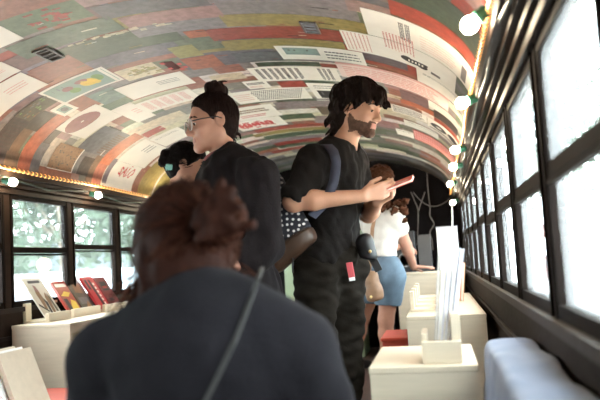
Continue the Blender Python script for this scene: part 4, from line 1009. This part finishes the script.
F.cut(J['pelvis']+V3(0, 0, -.1), (0, 0, -1)); F.ell(J['neck']+J['R']@V3(0, .03, .058), (.078, .085, .068), J['R'], .01, 's'); F.noise(.008, 30, 15, (1, 1, .35)); F.noise(.004, 70, 151, (1, 1, .4)); F.build('shirt', M_blackA, rA)
RR = J['R']; pts = []
for k in range(25):
    t = 2*PI*k/24; pts.append(J['neck']+RR@V3(.081*math.cos(t), .024+.084*math.sin(t), .040-.024*math.sin(t)))
MB().tube(pts, .0065, 8).build('collar_piping', M_maroon, rA, True)
lo, hi = J_bounds(J, ['pelvis', 'knL', 'knR', 'anL', 'anR'], .2); lo[2] = .02
F = Field(lo, hi, .008)
F.ell(J['pelvis'], (.165, .128, .12), J['R'], .05)
for s in 'LR': leg(F, J, s, .016, 1.95, .03, .015)
F.cut(J['pelvis']+V3(0, 0, .07), (0, 0, 1)); F.noise(.005, 30, 9); F.build('trousers', M_pants, rA); shoes(J, rA)
rng = np.random.default_rng(9); c, R, s = J['head'], J['HR'], hsA; L = lambda x, y, z: c+R@(V3(x, y, z)*s)
F = Field(c-.22, c+.26, .005); cap(F, c, R, s, .006, ((0, .078, .082), (0, .80, -.60)))
for q in (-1, 1): F.ell(L(q*.09, -.012, -.004), V3(.022, .026, .036)*s, R, .008, 's')
F.ell(L(0, -.045, .138), V3(.036, .042, .034)*s, R, .02); F.ell(L(.0, -.02, .152), V3(.026, .026, .026)*s, R, .012); F.ell(L(.012, -.075, .135), V3(.026, .026, .028)*s, R, .012); F.cone(L(0, -.03, .11), L(0, -.04, .14), .03, .028, .02)
locks(F, [L(x, -.05, .155) for x in (-.02, 0, .02, .01)], [R@V3(x, y, .6) for x, y in ((-.5, .4), (.4, .6), (.6, -.3), (-.3, -.8))], .05, .011, rng, .012, .5)
locks(F, [L(x, -.085, -.05) for x in (-.03, 0, .03, .045)], [R@V3(0, -.4, -1)]*4, .06, .009, rng, .012, .1)
F.noise(.0016, 170, 12, (1, 1, .4)); hA_ = F.build('hair', H_A, rA)
A_, E_ = [], []
for i in range(220):
    a = rng.uniform(-PI, PI); y_ = math.cos(a); A_.append((math.sin(a)*1.0, y_*.9-.1, (.62 if y_ > .45 else -.55 if y_ < -.2 else -.05)+rng.normal()*.06)); E_.append((rng.normal()*.12, -.25+rng.normal()*.12, 1))
strands(hA_, H_A, c, R, s, (.086, .106, .098), A_, E_, .0018, .01, (.985, 1.03), seed=5)
g = MB()
for q in (-1, 1):
    cc = V3(q*.033, .104, -.004); g.tube([L(*(cc+V3(.0275*math.cos(t), 0, .0235*math.sin(t)))) for t in np.linspace(0, 2*PI, 25)], .0032, 6)
    g.tube([L(q*.058, .100, .006), L(q*.074, .06, .008), L(q*.084, .0, .008), L(q*.086, -.02, -.002)], .0024, 6, 1)
g.tube([L(-.009, .107, .004), L(0, .110, .007), L(.009, .107, .004)], .0025, 6)
gl = g.build('eyeglasses', [mat('clear pale glasses rim', (176, 164, 160), .2, var=.03), M_blackp], rA, True)
M_lens = glass_mat('lens glass', .03)
for q in (-1, 1):
    ln = MB(); vs = [L(q*.033+.026*math.cos(t), .104, -.004+.022*math.sin(t)) for t in np.linspace(0, 2*PI, 20, endpoint=False)]; vs += [p+R@V3(0, -.0015, 0) for p in vs]
    ln.add(vs, [tuple(range(20)), tuple(range(39, 19, -1))]+[(i, i+20, (i+1) % 20+20, (i+1) % 20) for i in range(20)]); ln.build('lens', M_lens, gl)

# ---- woman with pinned black hair, behind him
J = {}
f = V3(.85, .5, 0); f /= np.linalg.norm(f); J['R'] = frame(f, (.2, .1, 1)); J['toe'] = f
J['head'] = at(187, 166, 3.42); J['HR'] = frame(V3(.86, .2, -.34), (.3, .1, 1)); hsC = .93
J['neck'] = at(174, 199, 3.43); nb = J['neck']; J['chest'] = nb+V3(-.03, -.02, -.19); J['waist'] = nb+V3(-.03, -.02, -.36); J['pelvis'] = nb+V3(-.02, -.01, -.52)
J['shL'] = nb+J['R']@V3(-.165, 0, -.06); J['shR'] = nb+J['R']@V3(.165, 0, -.06); J['elL'] = J['shL']+V3(.02, .02, -.27); J['elR'] = J['shR']+V3(.03, 0, -.27); J['wrL'] = J['elL']+V3(.16, .03, -.1); J['wrR'] = J['elR']+V3(.16, .08, -.1)
for s, q in (('L', -1), ('R', 1)):
    J['hip'+s] = J['pelvis']+J['R']@V3(q*.085, 0, -.05); J['kn'+s] = V3(*J['hip'+s][:2], .43); J['an'+s] = V3(*J['hip'+s][:2], .08)
hands = [(s_, (V3(.9, .3, -.2), V3(0, -.2, -1), V3(.3, -1 if s_ == 'L' else 1, 0), (.3, .4, .3))) for s_ in 'LR']
rC = person(J, hsC, S_C, True, .92, hands, label='woman with black pinned up hair and teal clip, behind the man in glasses', h=.006)
lo, hi = J_bounds(J, ['neck', 'shL', 'shR', 'elL', 'elR', 'pelvis'], .2)
F = Field(lo, hi, .007); torso(F, J, .012, .92, .05, True); arm(F, J, 'L', .014, .7); arm(F, J, 'R', .014, .7); F.cut(J['pelvis']+V3(0, 0, -.03), (0, 0, -1)); F.ell(J['neck']+J['R']@V3(0, .02, .03), (.10, .11, .07), J['R'], .01, 's'); F.noise(.004, 34, 25); F.build('top', M_blackcl, rC)
lo, hi = J_bounds(J, ['pelvis', 'knL', 'knR', 'anL', 'anR'], .2); lo[2] = .02
F = Field(lo, hi, .008); F.ell(J['pelvis'], (.17, .125, .12), J['R'], .05)
for s in 'LR': leg(F, J, s, .010, 1.95, .03, .004)
F.cut(J['pelvis']+V3(0, 0, .07), (0, 0, 1)); F.build('trousers', M_pants, rC); shoes(J, rC)
rng = np.random.default_rng(19); c, R, s = J['head'], J['HR'], hsC; L = lambda x, y, z: c+R@(V3(x, y, z)*s)
F = Field(c-.22, c+.22, .005); cap(F, c, R, s, .012, ((0, .082, .074), (0, .795, -.606)))
F.ell(L(.088, -.01, -.008), V3(.02, .024, .032)*s, R, .008, 's'); F.ell(L(.02, -.115, .0), V3(.042, .04, .045)*s, R, .015); F.ell(L(.03, -.13, .03), V3(.025, .025, .025)*s, R, .01); F.ell(L(.03, -.13, -.03), V3(.022, .025, .022)*s, R, .01)
locks(F, [L(.03*math.cos(t), -.13, .03*math.sin(t)) for t in np.linspace(0, 6, 9)], [R@V3(math.cos(t), -.6, math.sin(t)) for t in np.linspace(0, 6, 9)], .022, .014, rng, .010, .2, .01)
F.noise(.0022, 140, 13); hC_ = F.build('hair', H_C, rC)
A_, E_ = [], []
for i in range(160):
    a = rng.uniform(-PI, PI); y_ = math.cos(a); A_.append((math.sin(a), y_, (.55 if y_ > .4 else -.3)+rng.normal()*.08)); E_.append((.2+rng.normal()*.12, -1, -.3+rng.normal()*.15))
strands(hC_, H_C, c, R, s, (.092, .112, .104), A_, E_, .0018, .02, (.985, 1.03), seed=6)
cl = MB(); cc = at(169, 167, 3.25); cl.obox(cc, (.016, .009, .014), frame((.3, 1, .2), (.3, 0, 1)), 0, .004)
for k in range(4): cl.tube([cc+V3(-.012+.008*k, 0, .01), cc+V3(-.014+.009*k, -.012, .0), cc+V3(-.012+.008*k, -.004, -.016)], .0028, 6)
cl.build('hair_clip', mat('teal hair clip', (120, 190, 184), .25, var=.1), rC)

# ---- woman in white tee and denim shorts at the far counter
J = {}
f = V3(.72, .69, 0); f /= np.linalg.norm(f); J['R'] = frame(f, (.06, .05, 1)); J['toe'] = f
J['head'] = at(382, 182, 5.40); J['HR'] = frame(V3(.62, .72, -.25), (.2, .2, 1)); hsD = .98
J['neck'] = at(380, 207, 5.38); J['chest'] = at(381, 228, 5.38); J['waist'] = at(380, 247, 5.37); J['pelvis'] = at(381, 268, 5.36)
nb = J['neck']; J['shR'] = at(395, 216, 5.28); J['shL'] = nb+J['R']@V3(-.165, 0, -.07); J['elR'] = at(406, 245, 5.42); J['wrR'] = at(413.5, 267, 5.56); J['elL'] = J['shL']+V3(.05, .06, -.26); J['wrL'] = J['elL']+V3(.16, .14, .02)
J['hipR'] = at(391, 277, 5.34); J['hipL'] = at(375, 277, 5.47); J['knR'] = at(386, 320, 5.42); J['knL'] = at(362, 318, 5.56); J['anR'] = V3(J['knR'][0]-.02, 5.46, .08); J['anL'] = V3(at(353, 360, 5.62)[0], 5.62, .08)
hands = [('R', (V3(.8, .3, -.06), V3(0, 0, -1), V3(-.3, .9, 0), (-.02, .0, .0))), ('L', (V3(.9, .3, -.1), V3(0, 0, -1), V3(.3, -1, 0), (.3, .4, .3)))]
rD = person(J, hsD, S_D, True, .92, hands, label='woman in white tee and denim shorts with curly brown hair leaning on far counter', h=.006)
lo, hi = J_bounds(J, ['neck', 'shL', 'shR', 'elL', 'elR', 'pelvis'], .2)
F = Field(lo, hi, .007); torso(F, J, .016, .95, .05, True); arm(F, J, 'L', .018, .5); arm(F, J, 'R', .018, .42); F.cut(J['pelvis']+V3(0, 0, .085), (0, 0, -1)); F.ell(J['neck']+J['R']@V3(0, .03, .04), (.08, .085, .06), J['R'], .01, 's'); F.noise(.004, 38, 35); F.build('t_shirt', M_tee, rD)
lo, hi = J_bounds(J, ['pelvis', 'knL', 'knR'], .2)
F = Field(lo, hi, .006); F.ell(J['pelvis'], (.186, .138, .13), J['R'], .05); F.ell(J['pelvis']+J['R']@V3(0, -.06, -.05), (.15, .10, .11), J['R'], .05)
for s in 'LR': leg(F, J, s, .026, .62, .03, .01)
F.cut(J['pelvis']+V3(0, 0, .11), (0, 0, 1)); F.cut(J['pelvis']+V3(0, 0, -.28), (-.1, 0, -1)); F.noise(.003, 40, 36); sh_ = F.build('denim_shorts', M_denim, rD)
b = MB(); b.obox(J['pelvis']+J['R']@V3(.08, -.152, -.05), (.045, .004, .05), J['R'], 0, .003); b.obox(J['pelvis']+J['R']@V3(-.08, -.152, -.05), (.045, .004, .05), J['R'], 0, .003); b.build('back_pocket', M_denim, sh_)
shoes(J, rD)
rng = np.random.default_rng(29); c, R, s = J['head'], J['HR'], hsD; L = lambda x, y, z: c+R@(V3(x, y, z)*s)
F = Field(c-V3(.26, .26, .44), c+V3(.26, .26, .2), .007); cap(F, c, R, s, .015, ((0, .082, .08), (0, .86, -.5)))
M_ = []
for i in range(90):
    a = rng.uniform(-1.9, 1.9); z = rng.uniform(-.30, .05); r_ = .085+.045*min(1, max(0, (.03-z)/.2)); p = L(r_*math.sin(a)*1.12, -.03-r_*math.cos(a)*.9, z); F.ell(p, V3(1, 1, 1.3)*rng.uniform(.018, .03), R, .008)
for i in range(16): F.ell(at(398+rng.uniform(-9, 8), 213+rng.uniform(-13, 9), 5.24+rng.uniform(-.03, .05)), V3(1, 1, 1)*rng.uniform(.018, .03), None, .008)
F.noise(.006, 150, 14); F.build('hair', H_D, rD)
bg = empty('shoulder_bag', at(374, 285, 5.12), 'tan leather shoulder bag with strap on the woman in denim shorts', 'bag')
F = Field(at(374, 285, 5.12)-.22, at(374, 285, 5.12)+.22, .006); F.ell(at(372, 285, 5.12), (.060, .045, .12), None, .03); F.ell(at(375, 294, 5.12), (.066, .045, .075), None, .03); F.cut(at(375, 301.5, 5.12), (.1, 0, -1), .02); F.cut(at(374, 270.5, 5.12), (0, 0, 1), .02); F.noise(.003, 50, 5); M_tan = mat('tan leather', (128, 98, 74), .55, var=.25, scale=18); F.build('bag_body', M_tan, bg)
ribbon([at(*p) for p in ((369, 274, 5.11), (371, 250, 5.16), (372.5, 228, 5.19), (376, 212, 5.24), (382, 205, 5.30))], (1, .2, 0), .028, .003).build('bag_strap', M_tan, bg)
MB().lathe([(.001, .004), (.008, .003), (.01, 0)], at(371, 297, 5.065), (0, -1, 0), 12).build('stud', mat('brass snap', (214, 190, 130), .3, .8), bg, True)

# ---- seated woman from behind, nearest the camera
J = {}
f = V3(-.12, .99, 0); J['R'] = frame(f, (0, .22, 1)); J['toe'] = V3(0, 1, 0)
J['head'] = at(186, 259, 1.22); J['HR'] = frame(V3(-.28, .93, -.22), (-.06, .25, 1)); hsE = .97
J['neck'] = at(202, 314, 1.165); nb = J['neck']; J['chest'] = at(207, 380, 1.14); ch = J['chest']; J['waist'] = V3(ch[0], 1.10, .50); J['pelvis'] = V3(ch[0], 1.07, .345)
J['shL'] = at(116, 352, 1.17); J['shR'] = at(294, 354, 1.17); J['elL'] = at(100, 430, 1.2); J['elR'] = at(340, 426, 1.2)
J['elL'][2] -= .06; J['elR'][2] -= .06
J['wrL'] = V3(J['elL'][0]+.10, 1.44, .56); J['wrR'] = V3(J['elR'][0]-.10, 1.44, .56)
for s, q in (('L', -1), ('R', 1)):
    J['hip'+s] = J['pelvis']+V3(q*.09, .03, -.02); J['kn'+s] = J['hip'+s]+V3(q*.06, .40, .09); J['an'+s] = V3(J['kn'+s][0], J['kn'+s][1]-.03, .08)
hands = [('L', (V3(.5, .8, .1), V3(.3, .1, 1), V3(-.3, .2, .1), (.4, .5, .4))), ('R', (V3(-.5, .8, .1), V3(-.3, .1, 1), V3(.3, .2, .1), (.4, .5, .4)))]
rE = person(J, hsE, S_E, True, 1.0, hands, label='seated woman from behind in faded black top with auburn hair in a bun', h=.006)
lo, hi = J_bounds(J, ['neck', 'shL', 'shR', 'elL', 'elR', 'wrL', 'wrR', 'pelvis'], .24)
F = Field(lo, hi, .006); torso(F, J, .014, 1.0, .05, True); arm(F, J, 'L', .020, 1.9, .04); arm(F, J, 'R', .020, 1.9, .04)
F.cone(nb, nb+(J['head']-nb)*.28, .066, .060, .04)
for s in 'LR': F.cone(nb+V3(0, 0, -.02), J['sh'+s]+V3(0, 0, -.012), .056, .060, .04)
F.cut(J['pelvis']+V3(0, 0, -.06), (0, 0, -1)); hd = J['head']-nb; hd = hd/np.linalg.norm(hd); F.cut(nb+hd*.044, hd, .01); F.noise(.005, 26, 45, (1, 1, .6)); F.noise(.002, 70, 451); F.build('long_sleeve_top', M_blackE, rE)
lo, hi = J_bounds(J, ['pelvis', 'hipL', 'hipR', 'knL', 'knR', 'anL', 'anR'], .2); lo[2] = .02
F = Field(lo, hi, .008); F.ell(J['pelvis'], (.19, .14, .12), None, .05)
for s in 'LR': leg(F, J, s, .012, 1.92, .03, .006)
F.build('trousers', M_pants, rE); shoes(J, rE)
rng = np.random.default_rng(39); c, R, s = J['head'], J['HR'], hsE; L = lambda x, y, z: c+R@(V3(x, y, z)*s)
F = Field(c-.26, c+.24, .004); cap(F, c, R, s, .019, ((0, .085, .08), (0, .80, -.60)))
F.ell(L(-.095, -.02, -.03), V3(.018, .024, .034)*s, R, .008, 's')
bc = at(221, 219, 1.09)
F.ell(bc, (.037, .036, .036), None, .012)
for k in range(14):
    t = 2*PI*k/14; p = bc+V3(.021*math.cos(t), -.012, .021*math.sin(t)); q = bc+V3(.036*math.cos(t+.9), -.004, .036*math.sin(t+.9)); F.cone(p, q, .013, .010, .006)
for k in range(10): F.cone(bc+V3(rng.normal()*.02, -.035, rng.normal()*.02), bc+V3(rng.normal()*.03, -.03, rng.normal()*.03), .010, .008, .006)
rt = [L(x, -.07+.02*abs(x)*10, -.065) for x in np.linspace(-.07, .075, 16)]
locks(F, rt, [R@V3(x*2, -.3, -1) for x in np.linspace(-.07, .075, 16)], .05, .009, rng, .016, .1)
locks(F, [L(-.086, .03, -.03), L(-.088, .02, -.05), L(-.085, .04, -.02), L(.09, .0, -.05), L(.085, .01, -.06)], [R@V3(-.25, .1, -1)]*3+[R@V3(.2, -.1, -1)]*2, .10, .008, rng, .02, .0)
F.noise(.0026, 110, 16, (1, 1, .5)); hE_ = F.build('hair', H_E, rE)
bl_ = R.T@((bc-c)/s)-V3(0, -.016, .034); bl_ = bl_/np.array((.094, .115, .106))
A_, E_ = [], []
for i in range(420):
    a = rng.uniform(-PI, PI); y_ = math.cos(a); A_.append((math.sin(a), y_, (.5 if y_ > .4 else -.75 if y_ < -.3 else -.35)+rng.normal()*.1)); E_.append(bl_/np.linalg.norm(bl_)+rng.normal(size=3)*.12)
strands(hE_, H_E, c, R, s, (.097, .118, .109), A_[:300], E_[:300], .0020, .02, (.97, 1.03), seed=7)
strands(hE_, H_E2, c, R, s, (.097, .118, .109), A_[300:], E_[300:], .0016, .05, (.99, 1.10), seed=8, name='loose_strands')
fl = MB()
for i in range(130):
    a = rng.uniform(0, 2*PI); q = rng.normal(size=3); q /= np.linalg.norm(q); p0 = bc+q*.036; t1 = np.cross(q, rng.normal(size=3)); t1 /= np.linalg.norm(t1); n2 = np.cross(q, t1)
    fl.tube([bc+(q*math.cos(u)+t1*math.sin(u))*.038*(1+.06*math.sin(3*u+a)+.14*rng.random()) for u in np.linspace(0, 2.2, 7)], [.0012, .002, .002, .002, .002, .0016, .0005], 5)
for i in range(46):
    sd = -1 if i % 3 else 1; p0 = L(sd*.082+rng.normal()*.006, .01+rng.normal()*.03, -.03+rng.normal()*.02); v = V3(sd*.5+rng.normal()*.3, rng.normal()*.3, -1); v /= np.linalg.norm(v); l_ = rng.uniform(.06, .13); w_ = rng.normal(size=3)*.012
    fl.tube([p0+v*l_*u+w_*math.sin(4*u) for u in np.linspace(0, 1, 6)], [.0016, .0018, .0017, .0015, .001, .0004], 5)
o_ = fl.build('loose_strands', H_E2, hE_, True); o_['kind'] = 'stuff'
er = at(131, 291, 1.24); MB().tube([er+V3(.008*math.cos(t), 0, .011*math.sin(t)) for t in np.linspace(0, 2*PI, 17)], .002, 6).build('earring', mat('gold earring', (226, 176, 90), .25, .9), rE, True)
sl = empty('stool', (J['pelvis'][0], 1.06, 0), 'low wooden stool under the seated woman in black', 'stool')
x_ = J['pelvis'][0]; MB().box((x_-.18, .90, .19), (x_+.18, 1.22, .215), 0, .006).build('seat', M_plyedge, sl)
for a in (-.15, .12):
    for d_ in (.93, 1.16): MB().box((x_+a, d_, 0), (x_+a+.03, d_+.03, .19)).build('leg', M_plyedge, sl)
xb = empty('crossbody_bag', V3(x_-.33, .93, .36), 'small dark crossbody bag with thin grey strap over the seated woman’s back', 'bag')
SPTS = ((262, 268, 1.19), (258, 279, 1.10), (253, 292, 1.065), (245, 315, 1.035), (234, 342, 1.015), (221, 370, 1.0), (206, 400, .99), (190, 430, .985))
# strap follows the cloth of the back
from mathutils.bvhtree import BVHTree
top_ = [o for o in rE.children if o.name.startswith('long_sleeve_top')][0]
bpy.context.view_layer.update()
bv = BVHTree.FromPolygons([top_.matrix_world@v.co for v in top_.data.vertices], [tuple(p.vertices) for p in top_.data.polygons])
pts = []
for px, py, Y in SPTS:
    o_ = CAM; d_ = at(px, py, 1.)-CAM; d_ /= np.linalg.norm(d_)
    h_ = bv.ray_cast(Vector(o_), Vector(d_)); pts.append(np.array(h_[0])-d_*.008 if h_[0] is not None else at(px, py, Y))
ribbon(pts, (1, 0, .4), .0072, .0016).build('strap', mat('grey strap webbing', (54, 52, 50), .8), xb)
MB().obox((x_-.33, .93, .36), (.09, .025, .065), None, 0, .012).build('bag_body', M_blackp, xb)

# ------------------------------------------------------------------ outside
GZ = -.75
M_pave = mat('pale concrete paving', (196, 192, 186), .8, var=.1, scale=2); M_leaf = mat('green leaves', (54, 70, 52), .6, var=.4, scale=2); M_leaf2 = mat('dusty green leaves', (64, 80, 62), .6, var=.35, scale=2); M_leaf3 = mat('paler green leaves', (74, 92, 72), .6, var=.3, scale=2); M_bark = mat('grey bark', (150, 138, 124), .8, var=.2, scale=10)  # third leaf colour is a paler green for the right-hand trees
struct(MB().box((-60, -30, GZ-.2), (60, 60, GZ)).build('pavement', M_pave))
def tree(label, x, y, h, r, seed, m=M_leaf, nleaf=2600, group='trees outside the bus', tr=.13):
    rng = np.random.default_rng(seed); t = empty('tree', (x, y, GZ), label, 'tree', group)
    tk = MB(); tk.tube([(x, y, GZ), (x+.05, y, GZ+h*.25), (x-.05, y+.05, GZ+h*.5), (x+.02, y, GZ+h*.75)], [tr, tr*.8, tr*.6, tr*.3], 9)
    for k in range(6):
        a = rng.uniform(0, 6.3); tk.tube([(x, y, GZ+h*.4+.05*k), (x+r*.4*math.cos(a), y+r*.4*math.sin(a), GZ+h*.6), (x+r*.7*math.cos(a), y+r*.7*math.sin(a), GZ+h*.78)], [tr*.4, tr*.25, .02], 6)
    tk.build('trunk', M_bark, t, True)
    cl = [(x+r*.65*math.cos(a)*u, y+r*.65*math.sin(a)*u, GZ+h*(.38+.52*w)) for a, u, w in zip(rng.uniform(0, 6.3, 26), rng.uniform(.2, 1, 26), rng.uniform(0, 1, 26))]
    f = MB(); vs = []; fs = []
    for k in range(nleaf):
        c_ = np.array(cl[k % 26]); d_ = rng.normal(size=3); d_ /= np.linalg.norm(d_); p = c_+d_*r*.34*rng.uniform(.5, 1.05)
        a = rng.normal(size=3); a /= np.linalg.norm(a); b_ = np.cross(a, rng.normal(size=3)); b_ /= np.linalg.norm(b_); w = rng.uniform(.07, .16)*r/2
        n0 = len(vs); vs += [p-a*w, p+b_*w*.45, p+a*w, p-b_*w*.45]; fs.append((n0, n0+1, n0+2, n0+3))
    f.add(vs, fs); f.build('foliage', m, t); return t
tree('bushy pale green tree outside the first full left window', -8.3, 11.6, 4.9, 2.1, 1)
tree('round green tree outside the second left window', -8.3, 16.2, 5.6, 2.3, 2, M_leaf2)
tree('farther green tree between the left window trees', -13, 19, 6.4, 2.9, 3, M_leaf2)
tree('tall green tree outside the third left window', -8.4, 22.5, 6.1, 2.6, 4)
tree('small tree at far left beyond the window post', -8.6, 7.6, 4.2, 1.7, 8, M_leaf2)
tree('pale tree crown outside the nearest right window', 4.6, 9.0, 3.2, 1.6, 5, M_leaf3)
tree('leaning pale trunk tree by the food stall outside right windows', 3.55, 16.0, 6.0, 1.8, 6, M_leaf3, tr=.2)
tree('dusty tree farther along right side street', 7.5, 18, 6, 2.4, 7, M_leaf3)
# food stall on the right
M_stw = mat('white stall panel', (226, 222, 216), .6); M_str = mat('faded red stall panel', (96, 40, 31), .6, var=.1); M_blue = mat('pale blue facade', (196, 212, 222), .7, var=.06)
sx, sy = 2.35, 11.6
stl = empty('food_stall', (sx, sy, GZ), 'red and white street stall seen through right windows', 'stall')
MB().box((sx, sy, GZ), (sx+1.3, sy+1.3, GZ+1.15), 0, .02).build('white_base', mat('grey white stall base', (150, 148, 144), .6), stl); MB().box((sx-.02, sy-.03, GZ+1.15), (sx+1.32, sy+1.3, GZ+1.5), 0, .02).build('red_panel', M_str, stl)
sg = MB()
for k in range(7): sg.box((sx+.25+.11*k, sy-.036, GZ+1.36), (sx+.33+.11*k, sy-.031, GZ+1.44))
sg.build('dark_lettering', M_ink, stl)
for xx in (sx+.03, sx+1.23): MB().box((xx, sy+.02, GZ+1.5), (xx+.04, sy+.06, GZ+1.83)).build('post', M_stw, stl)
MB().add([(sx-.1, sy-.2, GZ+1.78), (sx+1.4, sy-.2, GZ+1.78), (sx+1.4, sy+1.3, GZ+2.0), (sx-.1, sy+1.3, GZ+2.0), (sx-.1, sy-.2, GZ+1.83), (sx+1.4, sy-.2, GZ+1.83), (sx+1.4, sy+1.3, GZ+2.05), (sx-.1, sy+1.3, GZ+2.05)], [(0, 3, 2, 1), (4, 5, 6, 7), (0, 1, 5, 4), (1, 2, 6, 5), (2, 3, 7, 6), (3, 0, 4, 7)]).build('awning', M_str, stl)
def building(label, lo, hi, m, nx, nz, axis=0):
    b_ = empty('building', ((lo[0]+hi[0])/2, (lo[1]+hi[1])/2, lo[2]), label, 'building', 'pale buildings outside')
    MB().box(lo, hi).build('walls', m, b_); MB().box((lo[0]-.1, lo[1]-.1, hi[2]), (hi[0]+.1, hi[1]+.1, hi[2]+.2)).build('parapet', M_stw, b_)
    for i in range(nx):
        for k in range(nz):
            u = (i+.5)/nx; z0 = lo[2]+.9+(hi[2]-lo[2]-1)*k/nz
            if axis == 0: y_ = lo[1]+(hi[1]-lo[1])*u; xx = hi[0] if hi[0] < 0 else lo[0]; bx = ((xx-.02, y_-.5, z0), (xx+.02, y_+.5, z0+1.2))
            MB().box(*bx).build('window', M_bluegrey, b_)
building('grey-blue building with shade in its colour across the street on left side', (-24, 4, GZ), (-19, 44, 2.6), mat('shaded grey-blue facade', (54, 64, 74), .7, var=.1), 9, 1)  # facade colour darkened so the building reads as in shade
building('pale low building across the street on right side', (10, 4, GZ), (15, 34, 2.2), M_blue, 9, 1)
# pale van and a round yellow disc set on a post on the left
def van(label, x, y, m):
    t = empty('parked_van', (x, y, GZ), label, 'van', 'parked vans')
    bm_ = MB(); prof = [(-2.0, .35), (2.0, .35), (2.05, .9), (1.75, 1.0), (1.25, 1.65), (-1.95, 1.7), (-2.05, .9)]
    vs = [(x-.85, y+a, GZ+z) for a, z in prof]+[(x+.85, y+a, GZ+z) for a, z in prof]; n_p = len(prof)
    bm_.add(vs, [tuple(range(n_p))[::-1], tuple(range(n_p, 2*n_p))]+[(i, (i+1) % n_p, (i+1) % n_p+n_p, i+n_p) for i in range(n_p)]); bm_.build('body', m, t)
    for q in (-1, 1):
        g_ = MB()
        for a, b2 in ((-1.8, -.75), (-.65, .3), (.4, 1.15)): g_.box((x+q*.85-.01, y+a, GZ+1.0), (x+q*.85+.01, y+b2, GZ+1.5))
        g_.build('side_windows', M_bluegrey, t)
        for a in (-1.3, 1.3): MB().lathe([(.12, -.09), (.30, -.09), (.33, -.05), (.33, .05), (.30, .09), (.12, .09)], (x+q*.78, y+a, GZ+.33), (1, 0, 0), 20).build('wheel', M_blackp, t)
van('white van parked outside the left windows', -5.2, 8.7, M_stw); van('pale blue van parked behind the white van on left', -5.2, 13.4, M_blue)
sgp = at(44, 265, 5.8); sn = empty('round_disc', (sgp[0], 5.8, GZ), 'round pale yellow disc on a post outside left window', 'sign')
MB().tube([(sgp[0], 5.83, GZ), (sgp[0], 5.83, sgp[2]+.05)], .02, 8).build('post', M_stw, sn); MB().lathe([(.001, 0), (.058, 0), (.062, .006), (.058, .012), (.001, .012)], (sgp[0], 5.8, sgp[2]), (.45, -.9, 0), 24).build('disc', mat('plain pale yellow', (240, 226, 168), .4, var=.03), sn)

# ------------------------------------------------------------------ light
w = bpy.data.worlds.new('overcast sky'); SC.world = w; w.use_nodes = True
nt = w.node_tree; bgn = nt.nodes['Background']; bgn.inputs['Color'].default_value = (.93, .97, 1, 1); bgn.inputs['Strength'].default_value = SKY
SC.cycles.use_denoising = True
try: SC.cycles.denoiser = 'OPENIMAGEDENOISE'
except Exception: pass
SC.cycles.max_bounces = 10; SC.cycles.diffuse_bounces = 6; SC.cycles.transparent_max_bounces = 12
SC.cycles.sample_clamp_indirect = 12
SC.view_settings.view_transform = 'Standard'; SC.view_settings.look = 'None'; SC.view_settings.gamma = 1; SC.view_settings.use_curve_mapping = False
SC.view_settings.exposure = EXPO
